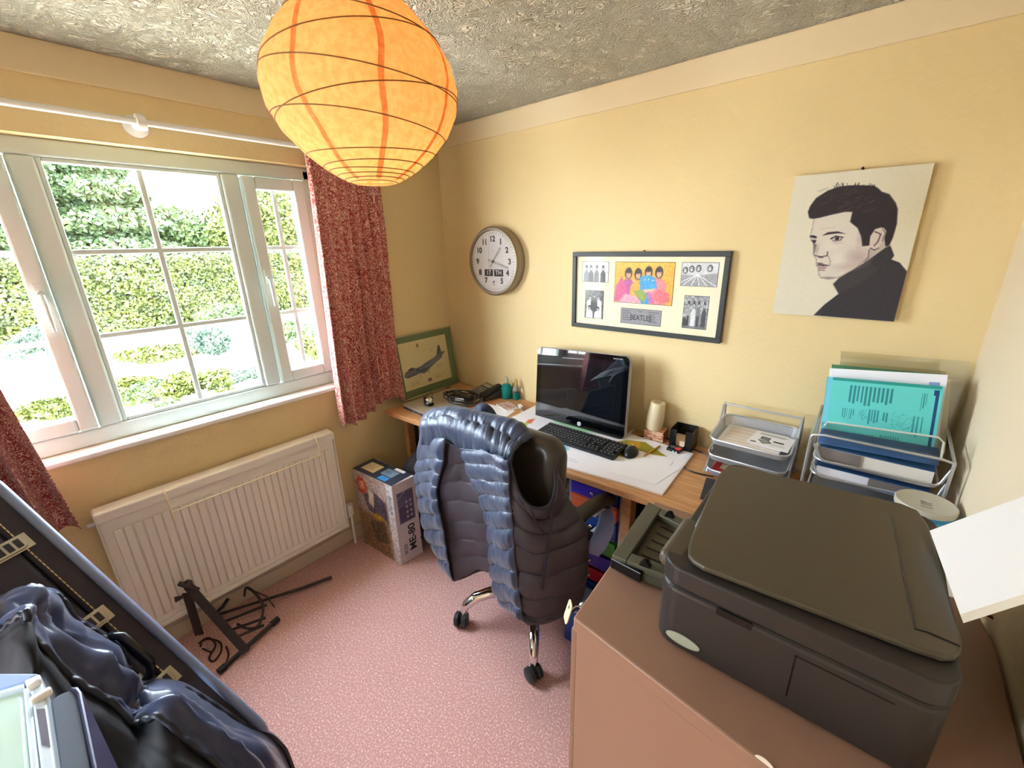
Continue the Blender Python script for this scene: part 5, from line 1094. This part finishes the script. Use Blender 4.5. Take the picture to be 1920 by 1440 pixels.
text('BOSS', .030, mat('blue_print', (54, 70, 110), .6), cb, FM @ Matrix.Translation((.040, .085, .001)) @ Matrix.Rotation(R(90), 4, 'Z'), bold=.01)
f2 = Pic(90, 130, (178, 160, 152)); f2.rect(.84, 0, 1, 1, (206, 200, 204)); f2.ell(.20, .17, .16, .13, (196, 74, 48), .3); f2.ell(.20, .16, .10, .07, (214, 150, 120), .4); f2.poly([(.2, .28), (.5, .18), (.8, .26), (.8, .52), (.3, .46)], (84, 72, 90), .03); f2.poly([(.36, .2), (.5, .2), (.46, .4), (.34, .36)], (216, 206, 190), .02)
f2.poly([(0, .5), (.8, .5), (.8, 1), (0, 1)], (140, 108, 80), .1); f2.poly([(.3, .6), (.7, .52), (.76, .8), (.4, .86)], (92, 74, 52), .04); f2.ell(.55, .5, .2, .05, (196, 150, 40), .6); f2.grain(50, 3)
_, FM2 = face(bx[0], bx[1], f2); text('BOSS ME-80', .026, mat('teal_print', (70, 100, 110), .6), cb, FM2 @ Matrix.Translation((.322, .385, .001)) @ Matrix.Rotation(R(-90), 4, 'Z'), xs=.9)
tpc = Pic(90, 40, (52, 56, 70)); tpc.rect(.10, .22, .42, .78, (232, 210, 160)); tpc.lines(.14, .3, .4, .7, 5, (150, 130, 100), .4, .6); tpc.rect(.52, .2, .80, .62, (130, 150, 170)); tpc.lines(.54, .24, .78, .58, 4, (70, 90, 120), .5, .7); tpc.rect(.60, .68, .80, .92, (60, 140, 200)); tpc.rect(.62, .0, .86, .16, (236, 236, 240)); tpc.grain(10, 2)
TM_ = frame_m((bx[0][0], bx[0][1], BH + .0012), (bx[1][0] - bx[0][0], bx[1][1] - bx[0][1], 0), (0, 1, 0)); tpc.obj('printed_face', TM_, .35, .146, cb, .4)
# dark shoulder bag between the box and the chair
db = thing('dark_bag', 'soft black bag slumped behind the tall cardboard box', 'bag', (.42, -.58, 0))
m = MB(); m.sphere((0, 0, .28), 1, 16, (.16, .16, .28)); o = m.obj('body', mat('black_cloth', (26, 22, 26), .8), db, smooth=True)
for vtx in o.data.vertices: c = vtx.co; k = noise.noise(c * 7) * .05; c.x = max(-.15, min(.15, c.x * 1.25)) + k; c.y = max(-.13, min(.13, c.y * 1.25)) + k; c.z = min(.60, max(.0, c.z * 1.12 + noise.noise(c * 9 + Vector((3, 1, 2))) * .03))
MB().tube([(-.05, -.02, .50), (-.02, -.03, .60), (.04, -.02, .62), (.08, 0, .52)], .008, 6).obj('strap', M_SATIN, db, smooth=True)
st2 = thing('folded_easel', 'black folded easel leaning under the left end of the desk', 'easel', (0, 0, 0))
MB().tube([at(778, 790, 'y', -.50), at(785, 850, 'y', -.52), at(792, 900, 'y', -.56)], .012, 8).obj('post', M_BLACK, st2); MB().tube([at(772, 800, 'y', -.42), at(792, 858, 'y', -.50)], .007, 8).obj('strut', M_BLACK, st2)

# ------------------------------------------------------------------ black folding stand with leads
M_IRON = mat('worn_black_iron', (52, 44, 44), .5)
sd_ = thing('folding_stand', 'worn black folding stand with flat bars, standing by the radiator', 'stand', (0, 0, 0))
def bar(a, b, wd, th, nm='bar', m=M_IRON, up=(0, 0, 1)):
    a, b = Vector(a), Vector(b); x = (b - a).normalized(); y = Vector(up).cross(x).normalized(); z = x.cross(y); M = Matrix((x, y, z)).transposed().to_4x4(); M.translation = a
    return MB().at(M).box(0, (b - a).length, -wd / 2, wd / 2, -th / 2, th / 2).obj(nm, m, sd_, bev=.002)
tA = at(352, 1098, 'x', .17); fA = at(462, 1222, 'z', .02); tB = at(350, 1112, 'x', .15); fB = at(374, 1190, 'x', .12)
bar(tA, fA, .034, .010, up=(1, -.6, 1)); bar(tB, fB, .034, .008, up=(1, -.6, 1))
b0, b1 = at(414, 1256, 'z', .014), at(520, 1161, 'z', .014); MB().tube([b0, b1], .010, 10).obj('foot_tube', M_IRON, sd_, smooth=True); MB().tube([b1 - (b1 - b0).normalized() * .03, b1 + (b1 - b0).normalized() * .004], .015, 12).obj('rubber_foot', M_BLACK, sd_, smooth=True); MB().tube([b0 - (b1 - b0).normalized() * .01, b0 + (b1 - b0).normalized() * .02], .015, 12).obj('rubber_foot', M_BLACK, sd_, smooth=True)
for a, b_ in (((410, 1152), (505, 1122)), ((420, 1166), (500, 1134)), ((430, 1182), (498, 1158)), ((440, 1196), (495, 1172))):
    MB().tube([at(*a, 'z', .03), at(*b_, 'z', .03)], .0065, 8).obj('cross_tube', M_IRON, sd_, smooth=True)
MB().tube([at(505, 1122, 'z', .03), at(560, 1105, 'z', .02), at(622, 1082, 'z', .02)], .008, 8).obj('cross_tube', M_IRON, sd_, smooth=True)
MB().tube([at(335, 1094, 'x', .17), at(372, 1106, 'x', .19)], .010, 10).obj('pivot_bolt', M_IRON, sd_, smooth=True); MB().tube([at(328, 1125, 'x', .15), at(345, 1118, 'x', .15)], [.013, .006], 10).obj('wing_knob', M_IRON, sd_, smooth=True)
MB().sphere(tuple(at(352, 1095, 'x', .17)), .018, 8).obj('pivot_cap', M_IRON, sd_, smooth=True)
hk = net([[at(x, y, 'z', z)] for x, y, z in ((458, 1118, .06), (462, 1102, .10), (478, 1112, .11), (492, 1132, .09), (492, 1155, .06), (482, 1175, .04), (462, 1178, .035), (445, 1170, .03))], 1, 40)[:, 0, :]
MB().tube([tuple(p) for p in hk], .006, 8).obj('hook', M_IRON, sd_, smooth=True)
MB().tube([at(462, 1102, 'z', .10), at(500, 1118, 'z', .07), at(515, 1139, 'z', .03)], .003, 6).obj('wire', M_IRON, sd_, smooth=True)
MB().tube([at(428, 1122, 'z', .07), at(418, 1138, 'z', .05), at(404, 1150, 'z', .03)], .008, 8).obj('lever', M_IRON, sd_, smooth=True)
M_LEAD = mat('dark_lead', (66, 34, 32), .6)
def lead(label, pts, z=.006, r=.004):
    g = net([[at(x, y, 'z', z)] for x, y in pts], 1, len(pts) * 8)[:, 0, :]; return tag(MB().tube([tuple(p) for p in g], r, 6).obj('cable', M_LEAD, None, smooth=True), label, 'cable')
lead('dark lead looping on the carpet under the left side of the folding stand', [(372, 1206), (390, 1198), (412, 1204), (414, 1222), (400, 1240), (392, 1232), (404, 1212)])
lead('dark lead coiled on the carpet beside the guitar case edge', [(380, 1216), (396, 1222), (404, 1208), (392, 1196), (378, 1202), (376, 1212)], .014)
lead('short dark lead curving on the carpet beside the foot tube of the stand', [(424, 1212), (428, 1228), (422, 1246), (414, 1256)])

# ------------------------------------------------------------------ guitar case
EA, EB = Vector((.45, -2.096, 1.126)), Vector((1.0, -1.837, .529)); ce = (EB - EA).normalized()
cvw = (CAM - (EA + EB) / 2).normalized(); cn = (cvw - ce * cvw.dot(ce)).normalized(); cs_ = ce.cross(cn).normalized()
if cs_.y > 0: cs_ = -cs_
rotm = Matrix.Rotation(R(-14) * (1 if ce.dot(cn.cross(cs_)) > 0 else -1), 3, ce); cn2 = rotm @ cn; cs2 = rotm @ cs_
M_TOLEX = mat('black_tolex', (36, 30, 44), .55, bump=.6, bscale=380, bdist=.001); M_BIND = mat('case_edging_sheen', (120, 130, 158), .3)  # edging's pale blue is sky sheen on black vinyl, put into the colour
M_THR = mat('gold_stitching', (196, 170, 120), .6)
gc = thing('guitar_case', 'black vinyl guitar hard case with stitched edge and latches, leaning under the left curtain', 'guitar case', tuple(EA)); CMt = Matrix((ce, -cn2, cs2)).transposed().to_4x4()
if CMt.determinant() < 0: pass
# local x along the case, y into the case (away from the viewer side), z across the narrow side
CL, CDp, CTh = 1.03, .36, .155
MB().at(CMt).prism(rrect(-.04, CL, 0, CDp, .05, 6), .0, .070).obj('lid', M_TOLEX, gc, bev=.012, seg=3)
MB().at(CMt).prism(rrect(-.04, CL, 0, CDp, .05, 6), .072, CTh).obj('base', M_TOLEX, gc, bev=.012, seg=3)
bp_ = [CMt @ Vector((p[0], p[1], .006)) for p in rrect(-.042, CL + .002, -.002, CDp + .002, .05, 6)]
MB().tube(bp_, .0125, 10, closed=True).obj('edging', M_BIND, gc, smooth=True)
for zz in (.058,): 
    for k in range(70): x_ = .0 + k * (CL - .03) / 70; MB().at(CMt).box(x_, x_ + .011, -.0016, .001, zz, zz + .0025).obj('stitch', M_THR, gc) if k < 70 else None
M_NICK = mat('nickel_latch', (176, 172, 160), .25, metal=.9)
for x_ in (.18, .47, .72):
    la = MB().at(CMt).box(x_ - .024, x_ + .024, -.004, .0, .040, .125).obj('latch', M_NICK, gc, bev=.002)
    MB().at(CMt @ Matrix.Translation((x_, -.004, .085)) @ Matrix.Rotation(R(90), 4, 'X')).prism(rrect(-.019, .019, -.034, .034, .012), 0, .005).obj('latch_plate', M_NICK, la, bev=.001)
    for k in (-1, 0, 1): MB().at(CMt).box(x_ - .013, x_ + .013, -.0105, -.009, .083 + .018 * k - .006, .083 + .018 * k + .006).obj('latch_slot', M_BLACK, la)
hx = .605; hd_ = MB(); hd_.m = CMt; hd_.tube([(hx - .075, -.002, .088), (hx - .072, -.028, .080), (hx - .05, -.044, .070), (hx + .05, -.044, .070), (hx + .072, -.028, .080), (hx + .075, -.002, .088)], .011, 10); hd_.obj('handle', M_SATIN, gc, smooth=True)
MB().at(CMt @ Matrix.Translation((hx - .01, -.001, .108)) @ Matrix.Rotation(R(90), 4, 'X')).prism([(.021 * math.cos(k * .25), .021 * math.sin(k * .25)) for k in range(25)], 0, .003).obj('badge', mat('dull_brass', (150, 144, 124), .4, metal=.5), gc)
for x_ in (hx - .085, hx - .06, hx + .06, hx + .085): MB().at(CMt).box(x_ - .008, x_ + .008, -.003, .0, .090, .106).obj('rivet_plate', M_NICK, gc, bev=.001)

# ------------------------------------------------------------------ navy padded gig bag / jacket heaped over the case
M_NAVY = mat('navy_satin', (40, 50, 82), .32, sheen=.15, spec=.6); M_CORD = mat('bag_piping', (24, 24, 34), .5)
jk = thing('navy_jacket', 'navy satin padded jacket heaped over the guitar case in the lower left', 'jacket', tuple(at(300, 1380, 'x', 1.1))); JO = Vector(jk.location)
def cloth(name, rows, Xs, m, amp, nu, nv, seed, fu, fv):
    netp = [[tuple(at(x, y, 'x', X) - JO) for (x, y), X in zip(r_, xs)] for r_, xs in zip(rows, Xs)]
    G = net(netp, nu, nv); N = normals(G)
    if N[nv // 2, nu // 2] @ np.array(CAM - JO) < 0: N = -N; fl = False
    else: fl = True
    V, U = np.meshgrid(np.linspace(0, 1, nv), np.linspace(0, 1, nu), indexing='ij')
    w1 = fnoise(U * fu * .5 + V * 5, V * fv, seed); w2 = 1 - np.abs(fnoise(U * fu * .8 + V * 7 + w1, V * fv * .8 - U * 4, seed + 1)) ** .7; w3 = 1 - np.abs(fnoise(U * fu * 1.6 - V * 6, V * fv * 2 + w1 * 2, seed + 2)) ** .6; d = amp * (1.1 * w1 + 1.1 * w2 + .45 * w3 - .6)
    e_ = np.minimum(1, np.minimum(np.minimum(U, 1 - U) * 8, np.minimum(V * 2.2, (1 - V) * 4))); G = G + N * (d * e_)[..., None]
    return sheet(name, G, m, jk, .004, flip=not fl)
r0 = [(-60, 1135), (0, 1118), (40, 1102), (85, 1090), (120, 1098), (150, 1140), (190, 1165), (232, 1195), (252, 1235), (270, 1262), (300, 1262), (350, 1268), (400, 1296), (460, 1335), (520, 1385), (550, 1450), (560, 1540)]
r0 = [(x - (11 if 2 < i < 14 else 0), y + (13 if 2 < i < 14 else 0)) for i, (x, y) in enumerate(r0)]
r2 = [(-60, 1195), (10, 1190), (45, 1140), (70, 1130), (55, 1185), (85, 1215), (125, 1262), (165, 1290), (210, 1318), (248, 1356), (268, 1352), (300, 1345), (345, 1385), (395, 1425), (440, 1470), (480, 1540), (500, 1600)]
r2 = [(-60, 1195), (0, 1180), (28, 1160), (50, 1150), (50, 1185), (80, 1212), (125, 1262), (165, 1290), (210, 1318), (248, 1356), (268, 1352), (300, 1345), (345, 1385), (395, 1425), (440, 1470), (480, 1540), (500, 1600)]
r1 = [((a[0] + b_[0]) / 2, (a[1] + b_[1]) / 2) for a, b_ in zip(r0, r2)]
Xa = [.62, .66, .70, .72, .74, .77, .80, .84, .87, .90, .93, .97, 1.01, 1.06, 1.10, 1.12, 1.12]
Xb = [x + .16 for x in Xa]; Xc = [x + .24 for x in Xa]
cloth('outer_cloth', [r0, r1, r2], [Xa, Xb, Xc], M_NAVY, .020, 170, 60, 4, 15, 4)
r3 = [(-60, 1300), (0, 1290), (30, 1270), (60, 1270), (80, 1300), (110, 1330), (150, 1370), (190, 1400), (225, 1430), (260, 1450), (290, 1460), (330, 1480), (370, 1500), (410, 1530), (450, 1560), (480, 1600), (500, 1640)]
r4 = [(x, 1640) for x in range(-60, 501, 35)]
r2b = [(x, y + 2) for x, y in r2]
cloth('shaded_cloth', [r2b, r3, r4], [[x + .005 for x in Xc], [x + .12 for x in Xc], [x + .22 for x in Xc]], mat('navy_shaded', (20, 18, 24), .75), .014, 130, 50, 14, 9, 3)  # face below the lit area; its shade is painted as near-black navy
g = net([[at(x, y, 'x', X + .012) - JO] for (x, y), X in zip(r2, Xc)], 1, 130)[:, 0, :]
MB().tube([tuple(Vector(p) + Vector((0, 0, .004 * math.sin(i * 1.1)))) for i, p in enumerate(g)], .007, 8).obj('piping', M_CORD, jk, smooth=True)
g = net([[at(x + 6, y + 10, 'x', X + .03) - JO] for (x, y), X in zip(r0[1:16], Xa[1:16])], 1, 130)[:, 0, :]
MB().tube([tuple(Vector(p) + Vector((0, 0, .004 * math.sin(i * 1.3)))) for i, p in enumerate(g)], .006, 8).obj('piping', M_CORD, jk, smooth=True)
hp_ = MB().sphere((0, -.18, -.36), 1, 14, (.30, .22, .30)).obj('heap', D.materials['navy_shaded'], jk, smooth=True); zmin = -JO.z + .0
for vtx in hp_.data.vertices: vtx.co.z = max(vtx.co.z, zmin)

# ------------------------------------------------------------------ clear storage crate and grey folder at the lower left
M_CRATE = mat('pale_plastic', (206, 220, 232), .25); M_GREENW = mat('pale_green_plastic', (190, 214, 200), .3)
cr_ = thing('storage_crate', 'pale green storage crate with a white clip-on lid rim, bottom left corner', 'crate', tuple(at(60, 1400, 'z', 1.06))); CO = Vector(cr_.location)
def zq(x, y, z): return at(x, y, 'z', z) - CO
def hexa(name, top, dz, m, bev=.003):
    top = [Vector(p) for p in top]; n_ = len(top); MB().add([tuple(p) for p in top] + [tuple(p + Vector((0, 0, -dz))) for p in top], [tuple(range(n_)), tuple(range(2 * n_ - 1, n_ - 1, -1))] + [(i, i + n_, (i + 1) % n_ + n_, (i + 1) % n_) for i in range(n_)]).obj(name, m, cr_, bev=bev)
hexa('body', [zq(-120, 1345, 1.06), zq(45, 1292, 1.06), zq(60, 1460, 1.06), zq(-120, 1560, 1.06)], 1.055, M_GREENW, .006)
hexa('rim', [zq(42, 1290, 1.065), zq(58, 1286, 1.065), zq(76, 1460, 1.065), zq(58, 1460, 1.065)], .02, M_CRATE)
hexa('rim', [zq(-120, 1340, 1.066), zq(-120, 1330, 1.066), zq(46, 1280, 1.066), zq(46, 1290, 1.066)], .02, M_CRATE)
hexa('lid_edge', [zq(44, 1276, 1.068), zq(74, 1262, 1.068), zq(84, 1290, 1.068), zq(108, 1460, 1.068), zq(78, 1460, 1.068), zq(58, 1300, 1.068)], .03, M_CRATE)
hexa('back_panel', [zq(-120, 1262, 1.05), zq(72, 1262, 1.05), zq(46, 1280, 1.05), zq(-120, 1330, 1.05)], .02, mat('pale_blue_plastic', (150, 170, 206), .3))
hexa('clip', [zq(52, 1308, 1.078), zq(94, 1284, 1.078), zq(96, 1292, 1.078), zq(56, 1316, 1.078)], .012, M_WHITE)
hexa('clip', [zq(48, 1282, 1.078), zq(74, 1265, 1.078), zq(76, 1272, 1.078), zq(50, 1290, 1.078)], .012, M_WHITE)
hexa('slot', [zq(68, 1330, 1.0695), zq(84, 1328, 1.0695), zq(94, 1400, 1.0695), zq(78, 1396, 1.0695)], .002, mat('slot_dark', (92, 88, 100), .6), 0)
gf = thing('grey_case', 'flat grey zip case standing beside the storage crate, bottom left corner', 'case', tuple(at(140, 1400, 'z', 1.02))); CO = Vector(gf.location); cr_ = gf
hexa('panel', [zq(92, 1316, 1.045), zq(112, 1300, 1.045), zq(136, 1292, 1.045), zq(143, 1294, 1.045), zq(176, 1470, 1.045), zq(112, 1470, 1.045)], .60, mat('grey_fabric', (98, 106, 118), .8, bump=.3, bscale=300, bdist=.001), .004)
hexa('rim', [zq(128, 1288, 1.05), zq(146, 1287, 1.05), zq(153, 1296, 1.05), zq(190, 1470, 1.05), zq(178, 1470, 1.05), zq(142, 1300, 1.05)], .61, mat('navy_rim', (58, 62, 100), .35), .004)
